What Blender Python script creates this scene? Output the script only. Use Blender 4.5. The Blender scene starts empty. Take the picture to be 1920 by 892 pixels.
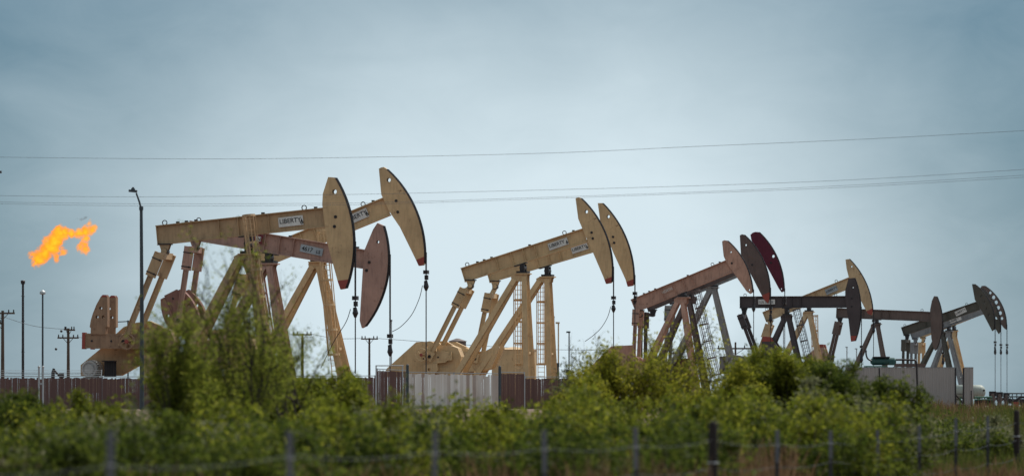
import bpy, math, random
import numpy as np
from mathutils import Vector, Matrix
R = math.radians
random.seed(7); np.random.seed(7)
S = bpy.context.scene
COL = S.collection

# ---------------------------------------------------------------- camera, sky, sun, exposure
FPX = 9600.0            # focal length in pixels of a 1920 px wide frame
EYE = 1.5               # camera height
VH = 760.0              # horizon row
cam = bpy.data.cameras.new('camera'); camo = bpy.data.objects.new('camera', cam); COL.objects.link(camo)
camo.location = (0, 0, EYE); camo.rotation_euler = (R(90), 0, 0)
cam.sensor_width = 36; cam.lens = 36 * FPX / 1920
cam.shift_y = (VH - 446) / 1920
cam.clip_start = 1; cam.clip_end = 30000
cam.dof.use_dof = True; cam.dof.focus_distance = 330; cam.dof.aperture_fstop = 2.3
S.camera = camo

SUN_EL, SUN_AZ = 56, 42      # behind the machines, to the right
w = bpy.data.worlds.new("World"); S.world = w; w.use_nodes = True
nt = w.node_tree; nt.nodes.clear()
def N(tree, t, **k):
    n = tree.nodes.new(t)
    for a, b in k.items(): setattr(n, a, b)
    return n
out = N(nt, 'ShaderNodeOutputWorld'); bg = N(nt, 'ShaderNodeBackground'); bg.inputs[1].default_value = 0.15
sky = N(nt, 'ShaderNodeTexSky', sky_type='NISHITA'); sky.sun_disc = False
sky.sun_elevation = R(SUN_EL); sky.sun_rotation = R(SUN_AZ); sky.altitude = 800; sky.air_density = 1.0; sky.dust_density = 1.6; sky.ozone_density = 2.0
tc = N(nt, 'ShaderNodeTexCoord')
mp = N(nt, 'ShaderNodeMapping'); mp.inputs['Scale'].default_value = (17, 17, 26); mp.inputs['Rotation'].default_value = (0, R(9), 0)
nz = N(nt, 'ShaderNodeTexNoise'); nz.inputs['Scale'].default_value = 1.0; nz.inputs['Detail'].default_value = 7; nz.inputs['Roughness'].default_value = 0.46; nz.inputs['Distortion'].default_value = 0.9
L = nt.links.new
mpb = N(nt, 'ShaderNodeMapping'); mpb.inputs['Scale'].default_value = (46, 46, 95); mpb.inputs['Rotation'].default_value = (0, R(-12), 0)
nz2 = N(nt, 'ShaderNodeTexNoise'); nz2.inputs['Detail'].default_value = 8; nz2.inputs['Roughness'].default_value = 0.6; nz2.inputs['Scale'].default_value = 1; nz2.inputs['Distortion'].default_value = .6
L(tc.outputs['Generated'], mpb.inputs[0]); L(mpb.outputs[0], nz2.inputs[0])
L(tc.outputs['Generated'], mp.inputs[0]); L(mp.outputs[0], nz.inputs[0])
# broad veil of cloud centred a little above the horizon straight ahead, thinned to the sides and upwards to paint in lens vignetting
sep = N(nt, 'ShaderNodeSeparateXYZ'); L(tc.outputs['Generated'], sep.inputs[0])
def M(op, a, b=None, c=None):
    m = N(nt, 'ShaderNodeMath', operation=op)
    for i, v in enumerate((a, b, c)):
        if v is None: continue
        if isinstance(v, (int, float)): m.inputs[i].default_value = v
        else: L(v, m.inputs[i])
    return m.outputs[0]
ax = M('MULTIPLY', sep.outputs[0], 12.3); az_ = M('MULTIPLY', M('SUBTRACT', sep.outputs[2], 0.020), 16.8)
r2 = M('ADD', M('MULTIPLY', ax, ax), M('MULTIPLY', az_, az_))
veil = M('POWER', 2.718, M('MULTIPLY', M('POWER', r2, 1.4), -1.0))
fac = M('ADD', M('MULTIPLY', veil, 1.0), M('ADD', M('MULTIPLY', M('SUBTRACT', nz.outputs[0], 0.5), 0.36), M('ADD', M('MULTIPLY', M('SUBTRACT', nz2.outputs[0], 0.5), 0.20), 0.06)))
cl = N(nt, 'ShaderNodeClamp'); L(fac, cl.inputs[0])
tint = N(nt, 'ShaderNodeMix', data_type='RGBA', blend_type='MULTIPLY'); tint.inputs[0].default_value = 1
L(sky.outputs[0], tint.inputs[6]); tint.inputs[7].default_value = (0.160, 0.226, 0.275, 1)
mx = N(nt, 'ShaderNodeMix', data_type='RGBA'); L(cl.outputs[0], mx.inputs[0]); tn = N(nt, 'ShaderNodeMix', data_type='RGBA'); tn.inputs[0].default_value = 0.6; L(tint.outputs[2], tn.inputs[6]); tn.inputs[7].default_value = (0.87, 1.50, 1.95, 1)
L(tn.outputs[2], mx.inputs[6])
mx.inputs[7].default_value = (3.80, 4.50, 4.85, 1)
# away from the low band in view the sky model is mixed with an added tint
up = N(nt, 'ShaderNodeMapRange'); up.inputs[1].default_value = 0.10; up.inputs[2].default_value = 0.22; L(sep.outputs[2], up.inputs[0])
mx2 = N(nt, 'ShaderNodeMix', data_type='RGBA'); L(up.outputs[0], mx2.inputs[0]); L(mx.outputs[2], mx2.inputs[6])
hz = N(nt, 'ShaderNodeMix', data_type='RGBA'); hz.inputs[0].default_value = 0.5; L(sky.outputs[0], hz.inputs[6]); hz.inputs[7].default_value = (3.7, 4.0, 3.2, 1)   # unseen overhead tint, added to make the ambient light less blue
L(hz.outputs[2], mx2.inputs[7])
L(mx2.outputs[2], bg.inputs[0]); L(bg.outputs[0], out.inputs[0])

sl = bpy.data.lights.new('sun', 'SUN'); sl.energy = 3.6; sl.angle = R(0.53); sl.color = (1, 0.955, 0.88)
so = bpy.data.objects.new('sun', sl); COL.objects.link(so)
sd = Vector((math.sin(R(SUN_AZ)) * math.cos(R(SUN_EL)), math.cos(R(SUN_AZ)) * math.cos(R(SUN_EL)), math.sin(R(SUN_EL))))
so.rotation_euler = sd.to_track_quat('Z', 'Y').to_euler(); so.location = (0, 0, 100)
S.view_settings.view_transform = 'Standard'; S.view_settings.look = 'None'
S.view_settings.gamma = 1; S.view_settings.exposure = 0.25
S.render.engine = 'CYCLES'
S.cycles.max_bounces = 8; S.cycles.transparent_max_bounces = 12

# ---------------------------------------------------------------- helpers
def PX(u, v, D):
    return Vector(((u - 960) * D / FPX, D, EYE + (VH - v) * D / FPX))
def tag(o, label=None, cat=None, group=None, kind=None):
    if label: o['label'] = label
    if cat: o['category'] = cat
    if group: o['group'] = group
    if kind: o['kind'] = kind
    return o
def thing(name, label, cat, loc=(0, 0, 0), rz=0, group=None):
    o = bpy.data.objects.new(name, None); COL.objects.link(o)
    o.location = loc; o.rotation_euler = (0, 0, rz); o.empty_display_size = .3
    return tag(o, label, cat, group)

class MB:
    def __init__(s): s.v = []; s.f = []; s.m = []
    def add(s, vs, fs, mi=0):
        b = len(s.v); s.v += [tuple(x) for x in vs]
        for f in fs: s.f.append(tuple(i + b for i in f)); s.m.append(mi)
        return s
    def bar(s, a, b, side, w_, h_, mi=0):
        """box from a to b, width w_ along side, h_ across"""
        a = Vector(a); b = Vector(b); d = (b - a).normalized(); sv = Vector(side)
        sv = (sv - d * sv.dot(d)).normalized(); t = d.cross(sv)
        vs = []
        for p in (a, b):
            for i, j in ((-1, -1), (1, -1), (1, 1), (-1, 1)):
                vs.append(p + sv * (i * w_ / 2) + t * (j * h_ / 2))
        return s.add(vs, [(3, 2, 1, 0), (4, 5, 6, 7), (0, 1, 5, 4), (1, 2, 6, 5), (2, 3, 7, 6), (3, 0, 4, 7)], mi)
    def box(s, c, d, mi=0):
        return s.bar((c[0], c[1], c[2] - d[2] / 2), (c[0], c[1], c[2] + d[2] / 2), (1, 0, 0), d[0], d[1], mi)
    def ibeam(s, a, b, side, depth, width, tf=.035, tw=.025, mi=0):
        """I section: flanges lie across `side` (their width), the depth runs perpendicular to it"""
        a = Vector(a); b = Vector(b); d = (b - a).normalized(); sv = Vector(side)
        sv = (sv - d * sv.dot(d)).normalized(); t = d.cross(sv)
        for k in (-1, 1):
            o = t * (k * (depth / 2 - tf / 2)); s.bar(a + o, b + o, sv, width, tf, mi)
        s.bar(a, b, sv, tw, depth - 2 * tf - .002, mi)
        return s
    def tube(s, pts, r, n=8, mi=0, cap=True):
        pts = [Vector(p) for p in pts]; rs = r if isinstance(r, (list, tuple)) else [r] * len(pts)
        b = len(s.v); ref = None
        for i, p in enumerate(pts):
            d = (pts[min(i + 1, len(pts) - 1)] - pts[max(i - 1, 0)]).normalized()
            if ref is None: ref = Vector((0, 1, 0)) if abs(d.y) < .9 else Vector((1, 0, 0))
            x = (ref - d * ref.dot(d)).normalized(); y = d.cross(x); ref = x
            for k in range(n):
                a = 2 * math.pi * k / n; s.v.append(tuple(p + (x * math.cos(a) + y * math.sin(a)) * rs[i]))
        for i in range(len(pts) - 1):
            for k in range(n):
                k2 = (k + 1) % n
                s.f.append((b + i * n + k, b + i * n + k2, b + (i + 1) * n + k2, b + (i + 1) * n + k)); s.m.append(mi)
        if cap:
            s.f.append(tuple(b + k for k in reversed(range(n)))); s.m.append(mi)
            e = b + (len(pts) - 1) * n; s.f.append(tuple(e + k for k in range(n))); s.m.append(mi)
        return s
    def disc(s, c, r, y0, y1, n=28, mi=0):
        """solid cylinder along y"""
        return s.tube([(c[0], y0, c[1]), (c[0], y1, c[1])], r, n, mi)
    def ring(s, c, r, rr, axis='y', n=16, mi=0):
        pts = []
        for k in range(n + 1):
            a = 2 * math.pi * k / n
            if axis == 'y': pts.append((c[0] + r * math.cos(a), c[1], c[2] + r * math.sin(a)))
            else: pts.append((c[0] + r * math.cos(a), c[1] + r * math.sin(a), c[2]))
        return s.tube(pts, rr, 6, mi, False)
    def plate(s, poly, y0, th, holes=(), mi=0):
        """flat plate in the xz plane, real holes cut through, thickness th centred at y0"""
        cu = bpy.data.curves.new('tmp', 'CURVE'); cu.dimensions = '2D'; cu.fill_mode = 'BOTH'; cu.extrude = th / 2
        for pl in [poly] + list(holes):
            sp = cu.splines.new('POLY'); sp.points.add(len(pl) - 1); sp.use_cyclic_u = True
            for i, p in enumerate(pl): sp.points[i].co = (p[0], p[1], 0, 1)
        ob = bpy.data.objects.new('tmp', cu); me = bpy.data.meshes.new_from_object(ob)
        s.add([(v.co.x, y0 - v.co.z, v.co.y) for v in me.vertices], [tuple(p.vertices) for p in me.polygons], mi)
        bpy.data.objects.remove(ob); bpy.data.curves.remove(cu); bpy.data.meshes.remove(me)
        return s
    def text(s, body, org, ang, size, y0, sx=1.0, th=.01, mi=0, shear=0, bold=0):
        """letters standing in the xz plane; org is the left end of the baseline"""
        cu = bpy.data.curves.new('tmp', 'FONT'); cu.body = body; cu.size = size; cu.extrude = th / 2; cu.offset = bold; cu.shear = shear
        ob = bpy.data.objects.new('tmp', cu); me = bpy.data.meshes.new_from_object(ob)
        c, q = math.cos(ang), math.sin(ang)
        s.add([(org[0] + (v.co.x * sx) * c - v.co.y * q, y0 - v.co.z, org[1] + (v.co.x * sx) * q + v.co.y * c) for v in me.vertices],
              [tuple(p.vertices) for p in me.polygons], mi)
        bpy.data.objects.remove(ob); bpy.data.curves.remove(cu); bpy.data.meshes.remove(me)
        return s
    def build(s, name, mats, parent=None, smooth=False):
        me = bpy.data.meshes.new(name); me.from_pydata(s.v, [], s.f)
        for m in (mats if isinstance(mats, (list, tuple)) else [mats]): me.materials.append(m)
        if len(me.materials) > 1: me.polygons.foreach_set('material_index', s.m)
        if smooth: me.polygons.foreach_set('use_smooth', [True] * len(me.polygons))
        me.update()
        o = bpy.data.objects.new(name, me); COL.objects.link(o)
        if parent: o.parent = parent
        return o

# ---------------------------------------------------------------- materials
def mat(name): 
    m = bpy.data.materials.new(name); m.use_nodes = True
    return m, m.node_tree, m.node_tree.nodes['Principled BSDF']
def paint(name, col, rough=.55, grime=.5, rust=.0, metal=0.0, scale=1.0):
    m, t, b = mat(name); l = t.links.new
    tc = N(t, 'ShaderNodeTexCoord')
    n1 = N(t, 'ShaderNodeTexNoise'); n1.inputs['Scale'].default_value = .55 * scale; n1.inputs['Detail'].default_value = 8; n1.inputs['Roughness'].default_value = .62
    mp = N(t, 'ShaderNodeMapping'); mp.inputs['Scale'].default_value = (5 * scale, 5 * scale, .7 * scale)
    n2 = N(t, 'ShaderNodeTexNoise'); n2.inputs['Scale'].default_value = 1.6; n2.inputs['Detail'].default_value = 6
    l(tc.outputs['Object'], n1.inputs[0]); l(tc.outputs['Object'], mp.inputs[0]); l(mp.outputs[0], n2.inputs[0])
    dark = (col[0] * .42, col[1] * .40, col[2] * .42); light = tuple(min(1, c * 1.12) for c in col)
    r1 = N(t, 'ShaderNodeValToRGB'); r1.color_ramp.elements[0].position = .35; r1.color_ramp.elements[1].position = .65
    r1.color_ramp.elements[0].color = (col[0] * .82, col[1] * .82, col[2] * .83) + (1,); r1.color_ramp.elements[1].color = light + (1,)
    l(n1.outputs[0], r1.inputs[0])
    r2 = N(t, 'ShaderNodeValToRGB'); r2.color_ramp.elements[0].position = .48; r2.color_ramp.elements[1].position = .74
    l(n2.outputs[0], r2.inputs[0])
    mu = N(t, 'ShaderNodeMath', operation='MULTIPLY'); l(r2.outputs[0], mu.inputs[0]); mu.inputs[1].default_value = grime
    x = N(t, 'ShaderNodeMix', data_type='RGBA'); l(mu.outputs[0], x.inputs[0]); l(r1.outputs[0], x.inputs[6]); x.inputs[7].default_value = dark + (1,)
    last = x.outputs[2]
    if rust:
        n3 = N(t, 'ShaderNodeTexNoise'); n3.inputs['Scale'].default_value = 2.3 * scale; n3.inputs['Detail'].default_value = 9; n3.inputs['Roughness'].default_value = .7
        l(tc.outputs['Object'], n3.inputs[0])
        r3 = N(t, 'ShaderNodeValToRGB'); r3.color_ramp.elements[0].position = .62 - rust * .2; r3.color_ramp.elements[1].position = .74 - rust * .15
        l(n3.outputs[0], r3.inputs[0])
        x2 = N(t, 'ShaderNodeMix', data_type='RGBA'); l(r3.outputs[0], x2.inputs[0]); l(last, x2.inputs[6]); x2.inputs[7].default_value = (.13, .06, .035, 1)
        last = x2.outputs[2]
    l(last, b.inputs['Base Color'])
    b.inputs['Roughness'].default_value = rough; b.inputs['Metallic'].default_value = metal
    b.inputs['Specular IOR Level'].default_value = .3
    return m
TAN = (.57, .395, .215)
MT = {
 'tan': paint('tan_paint', TAN, grime=.32, rust=.12),
 'rustbrown': paint('dusty_brown_crank_paint', (.30, .185, .115), grime=.5, rust=.25),
 'pinkdark': paint('dull_red_brown_crank_paint', (.27, .135, .105), grime=.5, rust=.25),
 'tanold': paint('vignetted_tan_paint', (.45, .305, .175), grime=.4, rust=.2),  # tan with lens vignette darkening put into its base colour
 'tan2': paint('tan_paint_far', (.52, .375, .22), grime=.35, rust=.2),
 'pink': paint('pink_brown_paint', (.41, .25, .20), grime=.55, rust=.16),
 'salmon': paint('salmon_paint', (.46, .27, .20), grime=.55, rust=.16),
 'brown': paint('dark_brown_paint', (.115, .082, .074), grime=.5, rust=.1),
 'graysteel': paint('weathered_grey_paint', (.26, .25, .24), grime=.6, rust=.15),
 'maroon': paint('maroon_paint', (.10, .012, .028), grime=.35),
 'char': paint('charcoal_paint', (.075, .06, .062), grime=.4),
 'umber': paint('umber_paint', (.135, .10, .088), grime=.5, rust=.1),
 'olive': paint('olive_paint', (.085, .08, .065), grime=.4, rust=.1),
 'slate': paint('slate_paint', (.23, .235, .24), grime=.5, rust=.12),
 'red': paint('red_paint', (.30, .065, .05), grime=.3),
 'dark': paint('greasy_black_metal', (.028, .024, .026), rough=.45, grime=.3),
 'steel': paint('galvanised_steel', (.38, .40, .41), rough=.45, grime=.4, metal=.4),
 'white': paint('white_sign_paint', (.62, .61, .58), rough=.5, grime=.25),
 'ink': paint('black_lettering', (.02, .02, .025), grime=.1),
 'bluegrey': paint('blue_grey_sign_paint', (.33, .37, .40), grime=.4),
 'darkred': paint('dark_red_sign_frame', (.14, .02, .03), grime=.2),
 'motor': paint('grey_motor_enamel', (.42, .42, .41), grime=.3),
 'teal': paint('dark_teal_paint', (.03, .085, .08), grime=.4),
 'green': paint('green_pipe_paint', (.06, .16, .11), grime=.4),
 'wood': paint('weathered_wood', (.10, .072, .055), rough=.9, grime=.6, scale=3),
 'darkwood': paint('creosoted_wood', (.022, .016, .014), rough=.85, grime=.6, scale=5),
 'lamp': paint('lamp_post_green_grey', (.05, .065, .075), grime=.4),
 'tpost': paint('t_post_steel', (.028, .028, .032), rough=.6, grime=.5, scale=4),
 'tposttip': paint('t_post_white_tip', (.115, .12, .135), rough=.6, grime=.5, scale=4),
 'slat': None, 'wire': paint('aluminium_wire', (.12, .13, .14), rough=.5, grime=.2, metal=.3),
 'cream': paint('cream_vessel_paint', (.33, .36, .32), grime=.5),
 'concrete': paint('concrete', (.30, .28, .25), rough=.9, grime=.5),
}
def slat_mat(name, c1, c2, c3, pitch):
    """vertical privacy slats woven through chain link; tone differs from slat to slat"""
    m, t, b = mat(name); l = t.links.new
    tc = N(t, 'ShaderNodeTexCoord'); sp = N(t, 'ShaderNodeSeparateXYZ'); l(tc.outputs['Object'], sp.inputs[0])
    d = N(t, 'ShaderNodeMath', operation='DIVIDE'); l(sp.outputs[0], d.inputs[0]); d.inputs[1].default_value = pitch
    fl = N(t, 'ShaderNodeMath', operation='FLOOR'); l(d.outputs[0], fl.inputs[0])
    wn = N(t, 'ShaderNodeTexWhiteNoise', noise_dimensions='1D'); l(fl.outputs[0], wn.inputs['W'])
    nz = N(t, 'ShaderNodeTexNoise'); nz.inputs['Scale'].default_value = .9; nz.inputs['Detail'].default_value = 6
    mp = N(t, 'ShaderNodeMapping'); mp.inputs['Scale'].default_value = (1, 1, .35); l(tc.outputs['Object'], mp.inputs[0]); l(mp.outputs[0], nz.inputs[0])
    ad = N(t, 'ShaderNodeMath', operation='ADD'); l(wn.outputs[0], ad.inputs[0]); l(nz.outputs[0], ad.inputs[1])
    hf = N(t, 'ShaderNodeMath', operation='MULTIPLY'); l(ad.outputs[0], hf.inputs[0]); hf.inputs[1].default_value = .55
    r = N(t, 'ShaderNodeValToRGB'); e = r.color_ramp.elements; e[0].position = .2; e[0].color = c1 + (1,); e[1].position = .85; e[1].color = c3 + (1,)
    k = e.new(.5); k.color = c2 + (1,)
    l(hf.outputs[0], r.inputs[0]); l(r.outputs[0], b.inputs['Base Color']); b.inputs['Roughness'].default_value = .75
    return m
MT['slat'] = slat_mat('brown_fence_slats', (.105, .054, .047), (.115, .060, .052), (.13, .069, .060), .09)
MT['paleslat'] = slat_mat('bleached_fence_slats', (.30, .20, .16), (.58, .52, .47), (.78, .74, .70), .16)
MT['wall'] = slat_mat('pale_corrugated_steel', (.30, .275, .26), (.33, .305, .29), (.36, .33, .315), .8)

# ---------------------------------------------------------------- ground
PAD = 1.3
def gz(x, y):
    t = min(1, max(0, (y - 125) / 95.0)); t = t * t * (3 - 2 * t)
    n = .05 * math.sin(x * .31 + y * .17) + .04 * math.sin(x * .13 - y * .23 + 1) if y < 400 else 0
    return PAD * t + n * (1 - .6 * t)
def ground():
    ys = list(np.arange(-60, 300, 2.5)) + list(np.arange(300, 700, 12)) + [760, 900, 1200, 1800, 3000, 6000, 12000]
    xs = [-9000, -4000, -1500, -600, -300, -150, -90] + list(np.arange(-60, 60.1, 2.5)) + [90, 150, 300, 600, 1500, 4000, 9000]
    vs = [(x, y, gz(x, y)) for y in ys for x in xs]; nx = len(xs)
    fs = [(j * nx + i, j * nx + i + 1, (j + 1) * nx + i + 1, (j + 1) * nx + i) for j in range(len(ys) - 1) for i in range(nx - 1)]
    m, t, b = mat('dry_prairie_soil'); l = t.links.new
    tc = N(t, 'ShaderNodeTexCoord')
    n1 = N(t, 'ShaderNodeTexNoise'); n1.inputs['Scale'].default_value = .16; n1.inputs['Detail'].default_value = 10; n1.inputs['Roughness'].default_value = .65
    n2 = N(t, 'ShaderNodeTexNoise'); n2.inputs['Scale'].default_value = 2.4; n2.inputs['Detail'].default_value = 8
    l(tc.outputs['Object'], n1.inputs[0]); l(tc.outputs['Object'], n2.inputs[0])
    ad = N(t, 'ShaderNodeMath', operation='ADD'); l(n1.outputs[0], ad.inputs[0]); l(n2.outputs[0], ad.inputs[1])
    hf = N(t, 'ShaderNodeMath', operation='MULTIPLY'); l(ad.outputs[0], hf.inputs[0]); hf.inputs[1].default_value = .5
    r = N(t, 'ShaderNodeValToRGB'); e = r.color_ramp.elements; e[0].position = .34; e[0].color = (.075, .045, .03, 1); e[1].position = .66; e[1].color = (.25, .175, .125, 1)
    k = e.new(.5); k.color = (.16, .10, .07, 1)
    l(hf.outputs[0], r.inputs[0]); l(r.outputs[0], b.inputs['Base Color']); b.inputs['Roughness'].default_value = .95
    bp = N(t, 'ShaderNodeBump'); bp.inputs['Strength'].default_value = .6; bp.inputs['Distance'].default_value = .1; l(n2.outputs[0], bp.inputs['Height']); l(bp.outputs[0], b.inputs['Normal'])
    o = MB().add(vs, fs).build('ground', m, None, True); tag(o, kind='structure')
ground()

# ---------------------------------------------------------------- pumpjacks
def arc3(a, m, b, n=16):
    ax, ay = a; bx, by = m; cx, cy = b
    d = 2 * (ax * (by - cy) + bx * (cy - ay) + cx * (ay - by))
    ux = ((ax * ax + ay * ay) * (by - cy) + (bx * bx + by * by) * (cy - ay) + (cx * cx + cy * cy) * (ay - by)) / d
    uy = ((ax * ax + ay * ay) * (cx - bx) + (bx * bx + by * by) * (ax - cx) + (cx * cx + cy * cy) * (bx - ax)) / d
    r = math.hypot(ax - ux, ay - uy); a0 = math.atan2(ay - uy, ax - ux); a1 = math.atan2(cy - uy, cx - ux); am = math.atan2(by - uy, bx - ux)
    def unwrap(x, ref):
        while x - ref > math.pi: x -= 2 * math.pi
        while x - ref < -math.pi: x += 2 * math.pi
        return x
    am = unwrap(am, a0); a1 = unwrap(a1, am)
    return [(ux + r * math.cos(a0 + (a1 - a0) * i / n), uy + r * math.sin(a0 + (a1 - a0) * i / n)) for i in range(n + 1)]
def clip(poly, p, nrm):
    """keep the side where (q-p).nrm > 0"""
    o = []
    for i in range(len(poly)):
        a, b = poly[i], poly[(i + 1) % len(poly)]
        da = (a[0] - p[0]) * nrm[0] + (a[1] - p[1]) * nrm[1]; db = (b[0] - p[0]) * nrm[0] + (b[1] - p[1]) * nrm[1]
        if da >= 0: o.append(a)
        if da * db < 0:
            t = da / (da - db); o.append((a[0] + (b[0] - a[0]) * t, a[1] + (b[1] - a[1]) * t))
    return o
def circ(c, r, n=14): return [(c[0] + r * math.cos(2 * math.pi * k / n), c[1] + r * math.sin(2 * math.pi * k / n)) for k in range(n)]

def jack(sp):
    s = sp['s']; D = FPX / s; yaw = R(sp.get('yaw', 12)); cy = math.cos(yaw)
    B = sp['B']; v0 = VH + (EYE - PAD) * s
    loc = ((B[0] - 960) / s, D, PAD)
    root = thing('pumpjack', sp['label'], 'pumpjack', loc, -yaw, 'pumpjacks in a row behind the slatted fence')
    def Q(p): return ((p[0] - B[0]) / s / cy, (v0 - p[1]) / s)
    def Q3(p, y=0): q = Q(p); return Vector((q[0], y, q[1]))
    def Qy(p, y): q = Q(p); return (q[0] - y * math.tan(yaw), q[1])   # same sight line, y metres further back
    c = MT[sp['col']]; lc = MT[sp.get('leg', sp['col'])]; hc = MT[sp.get('head', sp['col'])]; wc = MT[sp.get('weight', sp['col'])]; dk = MT['dark']
    # walking beam
    Rr, F = Q3(sp['R']), Q3(sp['F']); dep = sp['dep'] / s; bd = (F - Rr).normalized(); bn = Vector((-bd.z, 0, bd.x))
    mb = MB().ibeam(Rr, F, (0, 1, 0), dep, .42, .05, .04)
    mb.bar(Rr + bd * .02, Rr + bd * .05, (0, 1, 0), .40, dep - .12)
    Bz = Q3(B); tB = (Bz - Rr).dot(bd)
    for q in (tB - 1.55, tB - .45, tB + .45, tB + 1.3):
        mb.bar(Rr + bd * q, Rr + bd * (q + .03), (0, 1, 0), .40, dep - .11)
    beam = mb.build('walking_beam', c, root)
    Lb = (F - Rr).length
    for q in (.5, Lb - 1.35):
        p = Rr + bd * q + bn * (dep / 2 + .11); MB().ring(p, .13, .028).build('lifting_ring', dk, beam)
    if s > 20:
        for q in (1.25, 1.75, 2.3, Lb - .7, tB + 1.0):
            p = Rr + bd * q + bn * (dep / 2 + .05); MB().box(p, (.16, .2, .10)).build('beam_clamp', dk, beam)
    # horse head
    H = sp['H']; arc = arc3(Q(H['arc'][0]), Q(H['arc'][1]), Q(H['arc'][2])); back = [Q(p) for p in H['back']]
    poly = arc + back; hw = .19
    holes = [circ(Q(h), r) for h, r in H.get('holes', [])]
    mb = MB()
    for y in (-hw, hw): mb.plate(poly, y, .03, holes)
    def strip(mb, pts, wd, off, th):
        for i in range(len(pts) - 1):
            a = Vector((pts[i][0], 0, pts[i][1])); b = Vector((pts[i + 1][0], 0, pts[i + 1][1]))
            if (b - a).length < .01: continue
            d = (b - a).normalized(); n_ = Vector((-d.z, 0, d.x)) * off
            mb.bar(a + n_, b + n_, (0, 1, 0), wd, th)
    back2 = [arc[-1]] + back + [arc[0]]
    cen = Vector((sum(p[0] for p in poly) / len(poly), 0, sum(p[1] for p in poly) / len(poly)))
    if not H.get('open'): strip(mb, back2, 2 * hw - .04, 0, .02)
    else:
        for k in range(1, len(arc) - 1, 2):
            mb.bar((arc[k][0] - .12, -hw, arc[k][1]), (arc[k][0] - .12, hw, arc[k][1]), (1, 0, 0), .12, .08)
    head = mb.build('horsehead', hc, root)
    fm = MB(); strip(fm, arc, 2 * hw + .05, 0, .035)
    for y in (-.11, .11): strip(fm, [(p[0] + .03, p[1]) for p in arc], .045, 0, .05); fm.v[-8 * 16:] = [(v[0], v[1] + y, v[2]) for v in fm.v[-8 * 16:]]
    fm.build('wireline_track', dk, head)
    if H.get('tip'):
        a = Vector((arc[0][0], 0, arc[0][1])); b = Vector((arc[-1][0], 0, arc[-1][1])); d = (b - a).normalized()
        p = b - d * H['tip'] * .78 / s
        tp = clip(poly, (p.x, p.z), (d.x, d.z))
        MB().plate(tp, 0, 2 * hw + .05).build('red_tip', MT['red'], head)
    for (u, v) in H.get('bolts', []): MB().disc(Q((u, v)), .09, -hw - .05, -hw - .01, 12).build('pin_boss', dk, head)
    # bridle, carrier bar and polished rod
    u, vc0, vc1, vb = sp['rod']; x = max(p[0] for p in arc) + .06
    top = max(arc, key=lambda q: q[0])[1] + .25
    cb = MB()
    for y in (-.10, .10): cb.tube([(x, y, top), (x, y, Q((0, vc0))[1])], .028, 6)
    cb.build('bridle_cable', dk, root)
    z0, z1 = Q((0, vc0))[1], Q((0, vc1))[1]
    cb = MB().box((x, 0, z0 - .1), (.26, .5, .22)).box((x + .02, 0, z0 - .42), (.2, .22, .28)).box((x - .03, 0, z0 - .75), (.16, .18, .25))
    cb.tube([(x, 0, z0 - .6), (x, 0, z1 + .25), (x, 0, z1)], [.07, .17, .06], 10)
    cb.build('carrier_bar', dk, root)
    MB().tube([(x, 0, z0), (x, 0, max(Q((0, vb))[1], .3))], .035, 6).build('polished_rod', dk, root)
    if sp.get('cable'):
        pts = [Q3(p, -.3) for p in sp['cable']]
        MB().tube(smooth(pts), .022, 5).build('load_cell_cable', dk, root)
    # saddle bearing and samson post
    zb = Bz.z; below = Rr + bd * tB - bn * dep / 2
    mb = MB().box((0, 0, zb + .02), (.75, 1.1, .16))
    mb.disc((0, (zb + below.z) / 2 + .02), .17, -.5, .5, 16)
    mb.box((0, -.38, (zb + below.z) / 2), (.3, .16, max(.1, below.z - zb))).box((0, .38, (zb + below.z) / 2), (.3, .16, max(.1, below.z - zb)))
    mb.bar(below + bd * -.45 - bn * .03, below + bd * .45 - bn * .03, (0, 1, 0), .6, .06)
    mb.build('saddle_bearing', dk if sp.get('darksaddle', True) else c, root)
    lw = sp.get('lw', .40) - .04
    ca, cb_ = Q3(sp['rl'][0]), Q3(sp['fl'][0]); zt_ = zb - .05; zl = min(ca.z, cb_.z) - .12
    mb = MB()
    for y in (-.42, .42): mb.plate([(-.48, zt_), (.48, zt_), (max(.34, cb_.x + .22), zt_ - .16), (max(.3, cb_.x + .2), zl), (min(-.25, ca.x - .2), zl), (min(-.34, ca.x - .26), zt_ - .16)], y, .04)
    mb.box((0, 0, zt_ - .03), (1.0, 1.15, .07)).bar((ca.x, 0, zl + .2), (cb_.x, 0, zl + .2), (0, 1, 0), .8, .3)
    mb.build('post_cap', lc, root)
    for kind in ('rl', 'fl'):
        a, b = sp[kind]
        for sg in (-1, 1):
            p0 = Q3(a, sg * .33); spread = 1.15
            p1 = Q3(b, sg * spread)
            if kind == 'fl' or True:
                d = p1 - p0; zt = .35 if kind == 'fl' else sp.get('rz', 1.1)
                k = (p0.z - zt) / (p0.z - p1.z); p1 = p0 + Vector((d.x * k, d.y * min(1, k), d.z * k))
            m_ = MB().ibeam(p0, p1, (1, 0, 0), .34, lw, .03, .03)
            m_.box((p1.x, p1.y, p1.z - .02), (.8, .6, .06))
            m_.build('leg', lc, root)
    # cross braces between the front legs
    a, b = sp['fl']; p0 = Q3(a); p1 = Q3(b)
    k = (p0.z - .35) / (p0.z - p1.z); p1 = p0 + (p1 - p0) * k
    for q0, q1 in ((.25, .25), (.6, .6)):
        y = .33 + .92 * q0; c0 = p0.lerp(p1, q0)
        MB().bar((c0.x, -y, c0.z), (c0.x, y, c0.z), (0, 0, 1), .16, .14).build('cross_brace', lc, root)
    # equalizer, tail bearing, pitman arms
    T, W, C, E = (Q(sp[k]) for k in ('T', 'W', 'C', 'E'))
    tbp = Rr + bd * min(1.6, max(.42, (Q3(sp['T']) - Rr).dot(bd) + (Q3(sp['T']) - Rr).dot(bn) * .0)) - bn * dep / 2
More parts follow.
